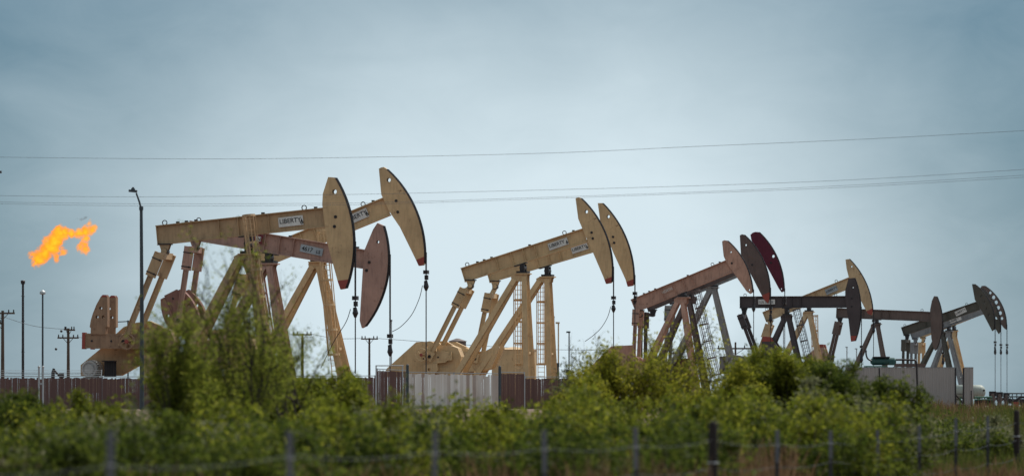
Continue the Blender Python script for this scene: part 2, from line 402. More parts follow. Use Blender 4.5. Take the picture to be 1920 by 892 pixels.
    mb = MB().plate([(tbp.x - .32, tbp.z + .04), (tbp.x + .32, tbp.z + .04), (tbp.x + .2, tbp.z - .3), (tbp.x + .1, tbp.z - .55), (tbp.x - .1, tbp.z - .55), (tbp.x - .2, tbp.z - .3)], -.16, .05)
    mb.plate([(tbp.x - .32, tbp.z + .04), (tbp.x + .32, tbp.z + .04), (tbp.x + .2, tbp.z - .3), (tbp.x + .1, tbp.z - .55), (tbp.x - .1, tbp.z - .55), (tbp.x - .2, tbp.z - .3)], .16, .05)
    mb.disc((tbp.x, tbp.z - .38), .16, -.3, .3, 14); mb.build('tail_bearing', dk if sp.get('darktail') else c, root)
    MB().disc((tbp.x, tbp.z - .40), .19, -.24, .24, 16).build('bearing_pin', dk, root)
    MB().bar(tbp + Vector((-.36, 0, .01)), tbp + Vector((.36, 0, .01)), (0, 1, 0), .5, .07).build('bearing_plate', dk, root)
    py = 1.15
    mb = MB().bar((T[0], -py, T[1] + .08), (T[0], py, T[1] + .08), (1, 0, 0), .42, .36)
    mb.bar((tbp.x, 0, tbp.z - .45), (T[0], 0, T[1] + .1), (0, 1, 0), .3, .3); mb.build('equalizer_beam', c, root)
    for sg in (-1, 1):
        a = Vector((T[0], sg * py, T[1])); b = Vector((W[0], sg * py, W[1])); d = (b - a).normalized()
        mb = MB().bar(a - d * .25, a + d * 1.15, (0, 1, 0), .20, .56).ibeam(a + d * 1.1, b - d * .1, (0, 1, 0), .30, .2, .03, .03)
        mb.bar(b - d * .35, b + d * .3, (0, 1, 0), .22, .48)
        pa = mb.build('pitman_arm', lc, root); nn = Vector((-d.z, 0, d.x))
        MB().disc((W[0], W[1]), .12, sg * py - .16, sg * py + .16, 14).build('wrist_pin', dk, pa)
        if s > 19 and sg < 0:
            for q in (.12, .95):
                c_ = a + d * q + nn * .17; MB().disc((c_.x, c_.z), .055, -py - .14, -py - .09, 10).build('bolt', dk, pa)
                MB().bar(a + d * (q - .03) + Vector((0, -.11, 0)), a + d * (q + .03) + Vector((0, -.11, 0)), (0, 1, 0), .03, .60).build('clamp_strap', dk, pa)
    # cranks with counterweights
    if sp.get('crank', True):
        Cv = Vector((C[0], 0, C[1])); Ev = Vector((E[0], 0, E[1])); d = (Ev - Cv).normalized(); n_ = Vector((-d.z, 0, d.x)); ln = (Ev - Cv).length
        for sg in (-1, 1):
            y = sg * .82
            pl = [Cv - d * .45 + n_ * .28, Cv - d * .45 - n_ * .28, Ev - n_ * .42, Ev + n_ * .42]
            mb = MB().plate([(p.x, p.z) for p in pl], y, .24); mb.disc((C[0], C[1]), .34, y - .16, y + .16, 20)
            mb.bar(Cv + n_ * .36 + Vector((0, y, 0)), Ev + n_ * .36 + Vector((0, y, 0)), (0, 1, 0), .30, .10)
            mb.bar(Cv - n_ * .36 + Vector((0, y, 0)), Ev - n_ * .36 + Vector((0, y, 0)), (0, 1, 0), .30, .10)
            ck = mb.build('crank_arm', wc, root)
            MB().disc((C[0], C[1]), .20, y - .20, y + .20, 18).build('shaft_end', wc, ck)
            if sg < 0 and s > 19:
                for q in (.3, .62, .9):
                    c_ = Cv.lerp(Ev, q); MB().disc((c_.x, c_.z), .06, y - .15, y - .10, 12).build('pin_hole_plug', dk, ck)
            MB().bar(Ev - d * .02 + Vector((0, y, 0)), Ev + d * .16 + Vector((0, y, 0)), (0, 1, 0), .32, .92).build('red_end_plate', MT['red'], ck) if sp.get('redend') else None
            if sp.get('wpoly'):
                for wp in sp['wpoly']:
                    pp = [Q(p) for p in wp['p']]
                    wm = MB().plate(pp, y, .42, [circ(Q(h), r) for h, r in wp.get('holes', [])])
                    wo = wm.build('counterweight', wc, root)
                    if wp.get('red'):
                        tp = clip(pp, Q((0, wp['red'])), (0, 1)); MB().plate(tp, y, .45).build('red_tip', MT['red'], wo)
            if sp.get('wgen'):
                for k in (-1, 1):
                    nn = n_ * k; rr = sp['wgen']
                    base = [Ev - d * .1 + nn * .42, Cv + d * ln * .35 + nn * .42]
                    pts = [base[1]]
                    for i in range(9):
                        a = i / 8; pts.append(Cv + d * (ln * .35 + (ln * .65 - .1) * a) + nn * (.42 + rr * math.sin(math.pi * min(1, .18 + a * .72)) ** .7))
                    pts.append(base[0])
                    wm = MB().plate([(p.x, p.z) for p in pts], y, .42, [circ(((pts[5].x + C[0] * .0), (pts[5].z)) if False else ((Cv + d * ln * .7 + nn * (.42 + rr * .5)).x, (Cv + d * ln * .7 + nn * (.42 + rr * .5)).z), .11)])
                    wm.build('counterweight', wc, root)
    # gear reducer on its stand, skid base
    mb = MB().plate([(C[0] - .95, C[1] - .75), (C[0] + .95, C[1] - .75), (C[0] + 1.05, C[1]), (C[0] + .8, C[1] + .6), (C[0] + .3, C[1] + .78), (C[0] - .5, C[1] + .78), (C[0] - .95, C[1] + .45)], 0, 1.15)
    mb.tube([(C[0], -.95, C[1]), (C[0], .95, C[1])], .17, 14)
    mb.build('gear_reducer', wc, root)
    top = C[1] - .75
    mb = MB().box((C[0], 0, (top + .9) / 2), (1.9, 1.2, top - .9)); 
    mb.build('reducer_stand', lc, root)
    fx = Q(sp['fl'][1])[0] + .9; bx = C[0] - 3.2
    mb = MB()
    for y in (-.95, .95): mb.ibeam((bx, y, .66), (fx, y, .66), (0, 1, 0), .5, .3)
    for q in range(5):
        xx = bx + .1 + (fx - bx - .2) * q / 4; mb.bar((xx, -.95, .66), (xx, .95, .66), (0, 0, 1), .4, .14)
    mb.build('skid_base', lc, root)
    MB().box(((bx + fx) / 2, 0, .2), (fx - bx + .6, 3.0, .42)).build('concrete_plinth', MT['concrete'], root)
    # belt guard, sheave and motor
    if sp.get('guard'):
        gy = sp.get('gy', 1.55); g = [Qy(p, gy) for p in sp['guard']]
        mb = MB().plate(g, gy - .2, .025).plate(g, gy + .2, .025)
        n0 = len(mb.v); strip(mb, g + [g[0]], .37, 0, .02); mb.v[n0:] = [(v[0], v[1] + gy, v[2]) for v in mb.v[n0:]]
        gd = mb.build('belt_guard', c, root)
        sc = Qy(sp['sheave'], -1.5)
        mb = MB().ring((sc[0], -1.5, sc[1]), .42, .05, n=24)
        for k in range(6):
            a = k * math.pi / 3 + .3; mb.bar((sc[0], -1.5, sc[1]), (sc[0] + .42 * math.cos(a), -1.5, sc[1] + .42 * math.sin(a)), (0, 1, 0), .05, .06)
        MB().disc(sc, .11, -1.60, -1.50, 12).build('hub', MT['red'], root); mb.disc(sc, .12, -1.50, -1.35, 12); mb.tube([(sc[0], -1.4, sc[1]), (sc[0], 1.3, sc[1])], .07, 8)
        mb.build('brake_wheel', wc, root)
    if sp.get('motor'):
        mc = Qy(sp['motor'], .5); mb = MB().disc(mc, .46, .1, 1.2, 28)
        for k in range(24):
            a = 2 * math.pi * k / 24; mb.bar((mc[0] + .47 * math.cos(a), .15, mc[1] + .47 * math.sin(a)), (mc[0] + .47 * math.cos(a), 1.1, mc[1] + .47 * math.sin(a)), (math.cos(a), 0, math.sin(a)), .07, .02)
        mb.ring((mc[0], .08, mc[1]), .40, .05, n=28).disc(mc, .26, .02, .1, 20)
        for k in range(8):
            a = 2 * math.pi * k / 8; mb.bar((mc[0] + .24 * math.cos(a), .06, mc[1] + .24 * math.sin(a)), (mc[0] + .42 * math.cos(a), .06, mc[1] + .42 * math.sin(a)), (0, 1, 0), .03, .03)
        mb.box((mc[0], .6, mc[1] - .5), (.8, .9, .12)).build('electric_motor', MT['motor'], root)
        mb = MB()
        for k in range(7): mb.box((mc[0] + .78 + k * .1, .1, mc[1]), (.02, .02, .9))
        mb.box((mc[0] + 1.08, .3, mc[1] + .45), (.75, .45, .05)).box((mc[0] + 1.08, .5, mc[1]), (.7, .02, .86)).build('motor_guard', dk, root)
        MB().box((mc[0] + .4, .6, (mc[1] - .56 + .9) / 2), (2.2, 1.5, max(.1, mc[1] - .56 - .9))).build('motor_stand', lc, root)
    # caged ladder
    if sp.get('ladder'):
        a, b, ly = sp['ladder']; a, b = Qy(a, ly), Qy(b, ly); a = Vector((a[0], ly, a[1])); b = Vector((b[0], ly, b[1])); k = (a.z - .5) / (a.z - b.z); b = a + (b - a) * k
        d = (b - a).normalized(); ln = (b - a).length; sx = Vector((1, 0, 0)); sx = (sx - d * sx.dot(d)).normalized(); cw = sp.get('cw', .34)
        mb = MB()
        for q in (-.24, .24): mb.bar(a + sx * q, b + sx * q, (0, 1, 0), .07, .035)
        q = .2
        while q < ln: mb.tube([a + d * q - sx * .24, a + d * q + sx * .24], .02, 5); q += .32
        ld = mb.build('ladder', lc, root)
        mb = MB(); nrm = Vector((0, 1 if ly > 0 else -1, 0)); q = .05; hoops = []
        while q < ln - 2.0:
            pts = []
            for k in range(13):
                t = math.pi * (k / 12) * 1.0
                pts.append(a + d * q + sx * (cw * 1.0 * math.cos(t)) + nrm * (.68 * math.sin(t)))
            for i in range(12): mb.bar(pts[i], pts[i + 1], d, .13, .03)
            mb.bar(pts[0], a + d * q + sx * .24, d, .08, .02); mb.bar(pts[-1], a + d * q - sx * .24, d, .08, .02)
            last = q; q += 1.5
        for k in (0, 2, 4, 6, 8, 10, 12):
            t = math.pi * k / 12; o = sx * (cw * math.cos(t)) + nrm * (.66 * math.sin(t)); mb.bar(a + d * .05 + o, a + d * last + o, sx, .05, .03)
        mb.build('safety_cage', lc, ld)
    # signs
    for sg in sp.get('signs', []):
        u0, v0_, u1, v1_ , hp = sg['box']      # bottom-left, bottom-right corners and height in px
        a = Q3((u0, v0_)); b = Q3((u1, v1_)); d = (b - a).normalized(); n_ = Vector((-d.z, 0, d.x)); h = hp / s; y = sg.get('y', -.1); ln = (b - a).length
        mb = MB().bar(a + n_ * h / 2 + Vector((0, y, 0)), b + n_ * h / 2 + Vector((0, y, 0)), (0, 1, 0), .02, h)
        if sg.get('frame'): mb.bar(a + n_ * h / 2 - d * .12 + Vector((0, y + .015, 0)), b + n_ * h / 2 + d * .12 + Vector((0, y + .015, 0)), (0, 1, 0), .02, h + .24, 1)
        so_ = mb.build('sign', [MT[sg.get('bg', 'white')], MT[sg.get('frame', 'ink')]], root)
        tm = MB(); ang = math.atan2(d.z, d.x)
        for (tx, fx_, fy_, sz, sxx, sh) in sg['text']:
            o = a + d * ln * fx_ + n_ * h * fy_; tm.text(tx, (o.x, o.z), ang, sz * h, y - .02, sxx, .006, shear=sh, bold=.003)
        if sg.get('drop'):
            o = a + d * ln * .94 + n_ * h * .26; rr = h * .17
            pts = []
            for k in range(15):
                t = -math.pi * .5 + (k - 7) / 7 * math.pi * .80; pts.append(o + d * rr * math.cos(t) + n_ * rr * math.sin(t))
            pts = [p for p in pts] + [o + n_ * rr * 2.6]
            tm.plate([(p.x, p.z) for p in pts], y - .02, .006, [circ((o.x, o.z - rr * .1), rr * .38)] )
        if tm.v: tm.build('lettering', MT[sg.get('ink', 'ink')], so_)
    return root

def smooth(pts, n=6):
    """Catmull-Rom through the points"""
    P = [pts[0]] + list(pts) + [pts[-1]]; o = []
    for i in range(1, len(P) - 2):
        for k in range(n):
            t = k / n; a, b, c, d = P[i - 1], P[i], P[i + 1], P[i + 2]
            o.append(.5 * ((2 * b) + (c - a) * t + (2 * a - 5 * b + 4 * c - d) * t * t + (3 * b - a - 3 * c + d) * t ** 3))
    o.append(P[-2]); return o

LOGO = [('LIBERTY', .04, .36, .66, .98, 0)]
jacks = [
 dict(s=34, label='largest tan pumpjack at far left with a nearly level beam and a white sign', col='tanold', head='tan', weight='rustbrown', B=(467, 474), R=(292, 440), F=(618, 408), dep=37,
      H=dict(arc=[(631, 335), (664.5, 436), (651, 541)], back=[(641, 543), (636, 528), (615, 451), (607, 385), (608, 365), (618, 334)], tip=20, holes=[((630, 361), .13)], bolts=[(632, 408), (630, 426)]),
      rl=[(450, 484), (352, 675)], fl=[(474, 484), (505, 705)], T=(305, 482), W=(240, 640), C=(296, 640), E=(163, 638), redend=1,
      wpoly=[dict(p=[(175, 626), (175, 614), (173, 612), (175, 600), (179, 587), (186, 570), (194, 556), (198, 552), (204, 552), (207, 556), (207, 612), (203, 613), (203, 626)], holes=[((194, 577), .09), ((187, 593.5), .09), ((199, 593.5), .09)], red=556)],
      guard=[(143, 703), (143, 683), (178, 655), (205, 630), (225, 612), (245, 604), (275, 600), (298, 610), (305, 640), (280, 670), (220, 703)], sheave=(238, 640), motor=(165, 691),
      ladder=((468, 404), (505, 700), -.72), rod=(663, 556, 596, 700), cable=[(661, 580), (652, 605), (630, 640), (605, 690)],
      signs=[dict(box=(524.5, 427, 571, 422, 18), text=LOGO, drop=1)]),
 dict(s=32, label='pinkish brown pumpjack with its head down, its beam crossing behind the largest tan one', col='pink', weight='pinkdark', B=(505, 492), R=(352, 430), F=(690, 488), dep=36,
      H=dict(arc=[(721, 425), (727, 525), (687, 612)], back=[(681, 615), (677, 601), (684, 488), (686, 470), (702, 432), (710, 420)], holes=[((711, 455), .09)], bolts=[(695, 493), (690, 508)]),
      rl=[(498, 500), (420, 640)], fl=[(508, 500), (540, 700)], T=(362, 470), W=(343, 600), C=(378, 660), E=(325, 548), wgen=.6, 
      rod=(729, 627, 668, 700), ladder=((480, 500), (512, 700), .72), signs=[dict(box=(480, 451, 490, 453, 9), text=[('N', .35, .15, .95, 1.0, 0)], frame='darkred', y=-.25),
      dict(box=(563, 471.5, 605, 481, 14), bg='bluegrey', text=[('4617', .06, .22, .85, .9, .1), ('LS', .72, .25, .6, 1.0, 0)])]),
 dict(s=31, label='tan pumpjack with its head raised highest, behind the two leftmost machines', col='tan', B=(597, 489), R=(455, 497), F=(727, 388), dep=36,
      H=dict(arc=[(727, 319), (777, 387), (797.5, 494)], back=[(795, 498), (787, 499), (782, 488), (752, 427), (731, 396), (717, 366), (712.5, 318), (716, 316), (721, 315)], tip=14, holes=[((731, 339), .13)], bolts=[(745, 378), (748, 399)]),
      rl=[(589, 500), (505, 655)], fl=[(601, 500), (643, 690)], T=(460, 522), W=(424, 645), C=(452, 655), E=(398, 650), wgen=.7, guard=[(388, 690), (388, 618), (440, 614), (475, 630), (480, 690)], sheave=(400, 640),
      ladder=((606, 432), (630, 690), -.72), rod=(797, 508, 546, 700), cable=[(795, 536), (789, 560), (775, 590), (755, 612), (738, 622)],
      signs=[dict(box=(655, 423, 694, 406, 17), text=LOGO, drop=1)]),
 dict(s=27, label='tan pumpjack in front in the middle pair, white sign on its tilted beam', col='tan', B=(981, 511), R=(868, 515), F=(1097, 442), dep=27.5,
      H=dict(arc=[(1090, 373), (1128, 424), (1147, 529)], back=[(1145, 531), (1136.5, 532.5), (1132, 520), (1109, 466), (1100, 447), (1085, 411), (1080, 373), (1085, 371)], tip=11, holes=[((1100, 398), .12)], bolts=[(1110, 437), (1112, 448)]),
      rl=[(967, 524), (870, 688)], fl=[(985, 519), (993, 708)], T=(873, 547), W=(812, 668), C=(840, 668), E=(795, 672), wgen=.75,
      guard=[(716, 706), (724, 690), (780, 640), (835, 638), (856, 650), (864, 706)], sheave=(790, 665), 
      ladder=((972, 520), (972, 700), .9), rod=(1147, 556, 586, 700), cable=[(1146, 575), (1140, 595), (1128, 615), (1112, 630), (1098, 640)],
      signs=[dict(box=(1031, 470, 1067, 458, 13), text=LOGO, drop=1)]),
 dict(s=26, label='tan pumpjack behind in the middle pair, its head the further right of the two', col='tan', B=(1027, 517), R=(915, 517), F=(1143, 451), dep=26,
      H=dict(arc=[(1130, 382), (1167, 434), (1188, 533)], back=[(1186, 536), (1177, 537.6), (1173, 524), (1149, 471), (1141, 447), (1126, 415), (1121.6, 382)], tip=11, holes=[((1141, 407), .12)], bolts=[(1150, 445), (1152, 456)]),
      rl=[(1014, 526), (905, 694)], fl=[(1028, 523), (1035, 708)], T=(921, 556), W=(897, 672), C=(868, 672), E=(915, 668), 
      wpoly=[dict(p=[(903, 664), (934, 648), (939, 643), (941, 652), (925, 690), (900, 696), (880, 696), (885, 670)])],
      guard=[(800, 706), (800, 640), (855, 640), (880, 652), (884, 706)], sheave=(822, 668),
      ladder=((1015, 525), (1015, 700), .9), rod=(1188, 548, 570, 690),
      signs=[dict(box=(1074, 476.5, 1104, 467, 12), text=LOGO, drop=1)]),
 dict(s=22, label='salmon pumpjack in the centre right with faded lettering on its raised beam', col='salmon', B=(1282, 556), R=(1188, 573), F=(1368, 499), dep=26,
      H=dict(arc=[(1364, 452), (1393, 488), (1410.5, 548)], back=[(1405.6, 551), (1399, 546), (1375, 511), (1362, 492), (1357, 480.5), (1354, 453), (1358, 451)], holes=[((1370, 473), .08), ((1404, 544), .08)], bolts=[(1372, 494)]),
      rl=[(1271, 567), (1212, 690)], fl=[(1281, 567), (1300, 695)], T=(1197, 585), W=(1193, 680), C=(1222, 688), E=(1165, 690), wgen=.6,
      guard=[(1094, 702), (1148, 648), (1190, 646), (1200, 702)], sheave=(1160, 685), rod=(1411, 556, 585, 690),
      signs=[dict(box=(1243, 552, 1263, 543.5, 8), bg='salmon', ink='white', text=[('NORTH', .0, .2, .85, .9, 0)], y=-.07)]),
 dict(s=21.5, label='dark brown pumpjack with a red head tip, half hidden by the salmon one', col='brown', leg='brown', B=(1297, 558), R=(1212, 573), F=(1404, 493), dep=24,
      H=dict(arc=[(1395, 441), (1428, 485), (1441.5, 562)], back=[(1438.6, 569), (1432.5, 563), (1426, 551), (1402, 504), (1389, 477), (1387, 442), (1391, 440)], tip=16, holes=[((1398, 460), .09)], bolts=[(1410, 497)]),
      rl=[(1286, 567), (1232, 690)], fl=[(1293, 567), (1318, 700)], T=(1207, 590), W=(1206, 690), C=(1232, 694), E=(1195, 698), wgen=.5, weight='maroon', darktail=1,
      ladder=((1304, 545), (1340, 700), -.9), cw=.42, rod=(1442, 576, 605, 690)),
 dict(s=21, label='weathered grey pumpjack with a dark maroon head and two grey front legs', col='graysteel', head='maroon', weight='maroon', B=(1337, 537), R=(1253, 561), F=(1430, 489), dep=22,
      H=dict(arc=[(1423, 436), (1455, 481), (1468.7, 546)], back=[(1464.5, 548), (1459.5, 541), (1436, 497), (1426, 480.5), (1409, 451), (1407, 441), (1411, 437), (1416, 435.5)], holes=[((1449, 481), .14), ((1464, 542), .07)], bolts=[(1445, 493)]),
      rl=[(1330, 548), (1258, 695)], fl=[(1340, 545), (1376, 698)], T=(1257, 578), W=(1252, 685), C=(1285, 688), E=(1258, 700), wgen=.5, lw=.44,
      guard=[(1352, 700), (1352, 668), (1378, 664), (1412, 670), (1414, 700)], sheave=(1385, 690), gy=2.6, rod=(1469, 556, 575, 690)),
 dict(s=20, label='near black pumpjack with a level beam, small white sign and red head tip', col='char', B=(1476, 590), R=(1388, 566), F=(1592, 566), dep=22,
      H=dict(arc=[(1601, 521.5), (1612, 578), (1602, 639)], back=[(1594.5, 640), (1590, 600), (1583.7, 561), (1584, 544), (1590, 522.6)], tip=12, holes=[((1598, 539), .08)], bolts=[(1596, 560), (1596, 575)]),
      rl=[(1470, 600), (1430, 690)], fl=[(1480, 600), (1503, 705)], T=(1393, 594), W=(1424, 676), C=(1440, 694), E=(1444, 655), lw=.44, darktail=1,
      wpoly=[dict(p=[(1432, 640), (1434, 630), (1449, 632), (1465, 656), (1456, 666), (1452, 692), (1428, 692)], holes=[((1456, 652), .08)], red=640)],
      ladder=((1492, 580), (1521, 700), -.9), cw=.36, rod=(1613, 648, 680, 755),
      signs=[dict(box=(1423, 570, 1454, 570, 9), text=[('NA BBBB', .03, .18, .8, .95, 0)], ink='slate', y=-.2)]),
 dict(s=19, label='tan pumpjack among the dark ones on the right, pale sign on its raised beam', col='tan2', B=(1517, 583), R=(1434, 594), F=(1595, 529), dep=20,
      H=dict(arc=[(1592, 486), (1621, 528), (1635, 585)], back=[(1633, 591), (1625.7, 588), (1614, 564.6), (1592, 524), (1587, 504), (1585, 487)], tip=8, holes=[((1596, 500), .09)], bolts=[(1602, 535)]),
      rl=[(1511, 592), (1462, 690)], fl=[(1519, 592), (1542, 705)], T=(1443, 612), W=(1422, 675), C=(1402, 686), E=(1425, 680), wgen=.5, lw=.44, 
      ladder=((1528, 590), (1530, 700), .9), rod=(1636, 600, 625, 750),
      signs=[dict(box=(1550, 553, 1571, 544, 10), bg='bluegrey', text=[('LIBERTY', .04, .36, .6, 1.05, 0)])]),
 dict(s=17.5, label='dull umber pumpjack with a level beam above the pale steel wall', col='umber', weight='pink', B=(1644, 606), R=(1569, 586), F=(1750, 594), dep=18.5,
      H=dict(arc=[(1755, 556), (1765, 600), (1754, 655)], back=[(1752, 657), (1749, 653), (1745, 634), (1742.7, 581), (1746, 564), (1750, 555.5)]),
      rl=[(1638, 612), (1604, 690)], fl=[(1646, 612), (1663, 710)], T=(1573, 607), W=(1558, 672), C=(1535, 690), E=(1540, 655), darktail=1,
      wpoly=[dict(p=[(1511, 705), (1514, 668), (1529, 656), (1534, 645), (1547, 645), (1556, 676), (1556, 705)], red=651)],
      rod=(1767, 660, 684, 750)),
 dict(s=15.6, yaw=18, label='dark olive pumpjack, nearest of the cluster of three at far right', col='olive', B=(1766, 622), R=(1694, 621), F=(1833, 573), dep=16.5,
      H=dict(arc=[(1826, 533), (1853, 565), (1861, 618)], back=[(1858, 620.5), (1840.7, 586), (1826.6, 561.7), (1821.6, 533)], holes=[((1840, 556), .2), ((1846, 567), .2), ((1850, 579), .2), ((1854, 591), .2)]),
      rl=[(1758, 630), (1728, 690)], fl=[(1768, 630), (1783, 705)], T=(1700, 640), W=(1699, 700), C=(1716, 706), E=(1690, 705), lw=.42, wgen=.4, darktail=1, rod=(1861, 640, 665, 735),
      signs=[dict(box=(1793, 593, 1812, 584, 9), text=[('LIBERTY', .04, .36, .6, 1.05, 0)])]),
 dict(s=15.1, yaw=18, label='slate grey pumpjack, middle one of the cluster of three at far right', col='slate', head='olive', B=(1779, 620), R=(1710, 629), F=(1843, 581), dep=15,
      H=dict(arc=[(1838, 539), (1863, 570), (1872.5, 622)], back=[(1870, 626), (1863, 614), (1850, 592), (1840, 562), (1836, 541)], holes=[((1852, 560), .2), ((1858, 571), .2), ((1863, 583), .2), ((1866, 596), .2)]),
      rl=[(1772, 630), (1750, 692)], fl=[(1780, 630), (1804, 725)], T=(1715, 645), W=(1714, 700), C=(1730, 706), E=(1706, 705), lw=.42, wgen=.4, rod=(1872, 645, 665, 735),
      signs=[dict(box=(1781, 607, 1803, 599, 7), text=[('LIBERTY', .04, .3, .7, 1.05, 0)])]),
 dict(s=14.6, yaw=18, label='tan brown pumpjack with an open ribbed head, farthest of the three at far right', col='tan', head='umber', B=(1789, 619), R=(1725, 628), F=(1853, 577), dep=14,
      H=dict(arc=[(1845, 536), (1872, 565), (1884, 618)], back=[(1881, 616), (1873, 606), (1858, 580), (1846, 556), (1838, 539), (1840, 536)], open=1,
             holes=[((1855, 549), .2), ((1861, 557.5), .25), ((1865.5, 567), .25), ((1869.5, 577), .25), ((1873, 587), .25), ((1876, 597), .2)]),
      rl=[(1784, 630), (1760, 695)], fl=[(1790, 630), (1807, 712)], T=(1729, 645), W=(1728, 700), C=(1744, 706), E=(1720, 705), lw=.42, wgen=.4, rod=(1884, 645, 665, 735)),
]
for j in jacks: jack(j)

# ---------------------------------------------------------------- fences and walls by the pads
def slat_fence(name, label, u0, u1, vt0, vt1, D, m='slat', pitch=.09, jag=.05, cat='fence', top_rail=True, lean=0, barbed=False, group=None):
    a = PX(u0, VH, D); b = PX(u1, VH, D); x1 = b.x - a.x; g = PAD
    root = thing(name, label, cat, (a.x, D, g), 0, group)
    h0 = EYE + (VH - vt0) * D / FPX - g; h1 = EYE + (VH - vt1) * D / FPX - g
    mb = MB(); x = 0; rnd = random.Random(int(u0 * 7 + D))
    while x < x1 - pitch * .5:
        h = h0 + (h1 - h0) * x / x1 - .06 + rnd.uniform(-jag, 0) * (1 if rnd.random() < .75 else 2.5)
        if rnd.random() > -1:
            mb.bar((x + pitch / 2, rnd.uniform(-.006, .006), .04), (x + pitch / 2 + rnd.uniform(-.01, .01), rnd.uniform(-.006, .006) + lean, h), (1, 0, 0), pitch * rnd.uniform(.97, 1.0), .008)
        x += pitch
    mb.build('slat_panel', MT[m], root)
    n = max(2, int(round(x1 / 3.0)) + 1)
    for i in range(n):
        xx = x1 * i / (n - 1); h = h0 + (h1 - h0) * i / (n - 1) + .03
        MB().tube([(xx, .05, 0), (xx, .05, h)], .035, 8).build('post', MT['steel'], root)
    MB().tube([(0, .05, h0), (x1, .05, h1)], .022, 6).build('top_rail', MT['steel'], root)
    if barbed:
        mb = MB()
        for k in (1, 2, 3): mb.tube([(0, .05 + k * .08, h0 + k * .1), (x1, .05 + k * .08, h1 + k * .1)], .008, 4)
        for i in range(n): mb.bar((x1 * i / (n - 1), .05, h0), (x1 * i / (n - 1), .30, h0 + .34), (1, 0, 0), .03, .03)
        mb.build('barbed_wire', MT['steel'], root)
    return root
slat_fence('slatted_fence', 'long brown slatted chain link fence at far left below the flare', -30, 190, 705, 705, 262, barbed=True)
slat_fence('slatted_fence', 'brown slatted fence hidden mostly by the tall mesquite left of centre', 192, 703, 706, 704, 262, barbed=False)
slat_fence('slatted_fence', 'brown slatted gate leaf with a sloped top left of the bleached panel', 707, 762, 691, 694, 258, jag=.02)
slat_fence('slatted_fence', 'bleached whitish slatted fence panel in the middle of the brown fence', 766, 936, 697, 700, 255, m='paleslat', pitch=.11, jag=.04)
slat_fence('slatted_fence', 'short taller brown slatted fence bay just right of the bleached panel', 939, 983, 697, 698, 257, jag=.02)
slat_fence('slatted_fence', 'brown slatted fence right of centre ending in the yellow green mesquite', 985, 1100, 706, 706, 259, jag=.03)
# heavy gate posts
for (u, v, lab) in ((764, 684, 'dark steel post at the left edge of the bleached fence panel'), (937, 687, 'dark steel post at the right edge of the bleached fence panel')):
    D = 254; p = PX(u, VH, D); h = EYE + (VH - v) * D / FPX - PAD
    o = MB().tube([(0, 0, 0), (0, 0, h), (0, 0, h + .05)], [.07, .07, .03], 12).build('gate_post', MT['lamp']); o.location = (p.x, D, PAD); tag(o, lab, 'post')
# open pipe gate frame at 703-760
p0 = PX(704, VH, 252); rt = thing('gate', 'thin galvanised pipe gate frame left of the bleached fence panel', 'gate', (p0.x, 252, PAD))
g = MB(); W_ = (757 - 704) * 252 / FPX; h = EYE + (VH - 685) * 252 / FPX - PAD
for q in (.03, W_ * .96): MB().tube([(q, 0, 0), (q, 0, h)], .03, 8).build('upright', MT['steel'], rt)
MB().tube([(0, 0, h), (W_, 0, h)], .026, 8).tube([(0, 0, h - .28), (W_ * .5, 0, h - .28)], .02, 8).build('top_rail', MT['steel'], rt)
# twin posts in the left fence
for k, (u, lab) in enumerate(((73, 'thin grey twin posts with ball tops standing at the left fence'),)):
    D = 250; p = PX(u, VH, D); h = EYE + (VH - 689) * D / FPX - PAD
    rt = thing('twin_post', lab, 'post', (p.x, D, PAD))
    for q in (0, .2):
        m_ = MB().tube([(q, 0, 0), (q, 0, h)], .045, 8).tube([(q, 0, h - .02), (q, 0, h + .05), (q, 0, h + .1)], [.04, .07, .03], 10); m_.build('post', MT['steel'], rt)
    MB().bar((0, 0, h * .62), (.2, 0, h * .62), (0, 0, 1), .08, .05).build('hinge', MT['steel'], rt)

def corr_wall(label, u0, u1, vt, D, panels):
    a = PX(u0, VH, D); b = PX(u1, VH, D); x1 = b.x - a.x; h = EYE + (VH - vt) * D / FPX - PAD
    rt = thing('steel_wall', label, 'wall', (a.x, D, PAD))
    mb = MB(); pitch = .30; n = int(x1 / pitch) + 1; vs = []; prof = [(0, 0), (.16, 0), (.19, -.05), (.27, -.05)]
    pts = []
    for i in range(n):
        for (px, py) in prof:
            x = i * pitch + px
            if x < x1: pts.append((x, py))
    pts.append((x1, 0))
    for (x, y) in pts: vs += [(x, y, 0), (x, y, h)]
    for (x, y) in pts: vs += [(x, y + .01, 0), (x, y + .01, h)]
    m_ = len(pts); fs = []
    for i in range(m_ - 1):
        fs.append((2 * i, 2 * i + 2, 2 * i + 3, 2 * i + 1)); o = 2 * m_; fs.append((o + 2 * i, o + 2 * i + 1, o + 2 * i + 3, o + 2 * i + 2))
    mb.add(vs, fs); mb.build('corrugated_sheet', MT['wall'], rt)
    MB().bar((0, .02, h + .03), (x1, .02, h + .03), (0, 1, 0), .14, .05).build('top_channel', MT['slate'], rt)
    k = 0
    while k < x1:
        MB().box((k + .1, .14, h / 2), (.12, .12, h)).build('stud', MT['slate'], rt); k += 3.6
corr_wall('long pale grey corrugated steel sound wall on the right', 1585, 1791, 689, 432, 6)
corr_wall('narrow end piece of pale steel wall, right of the gap in it', 1808, 1825, 689, 432, 1)
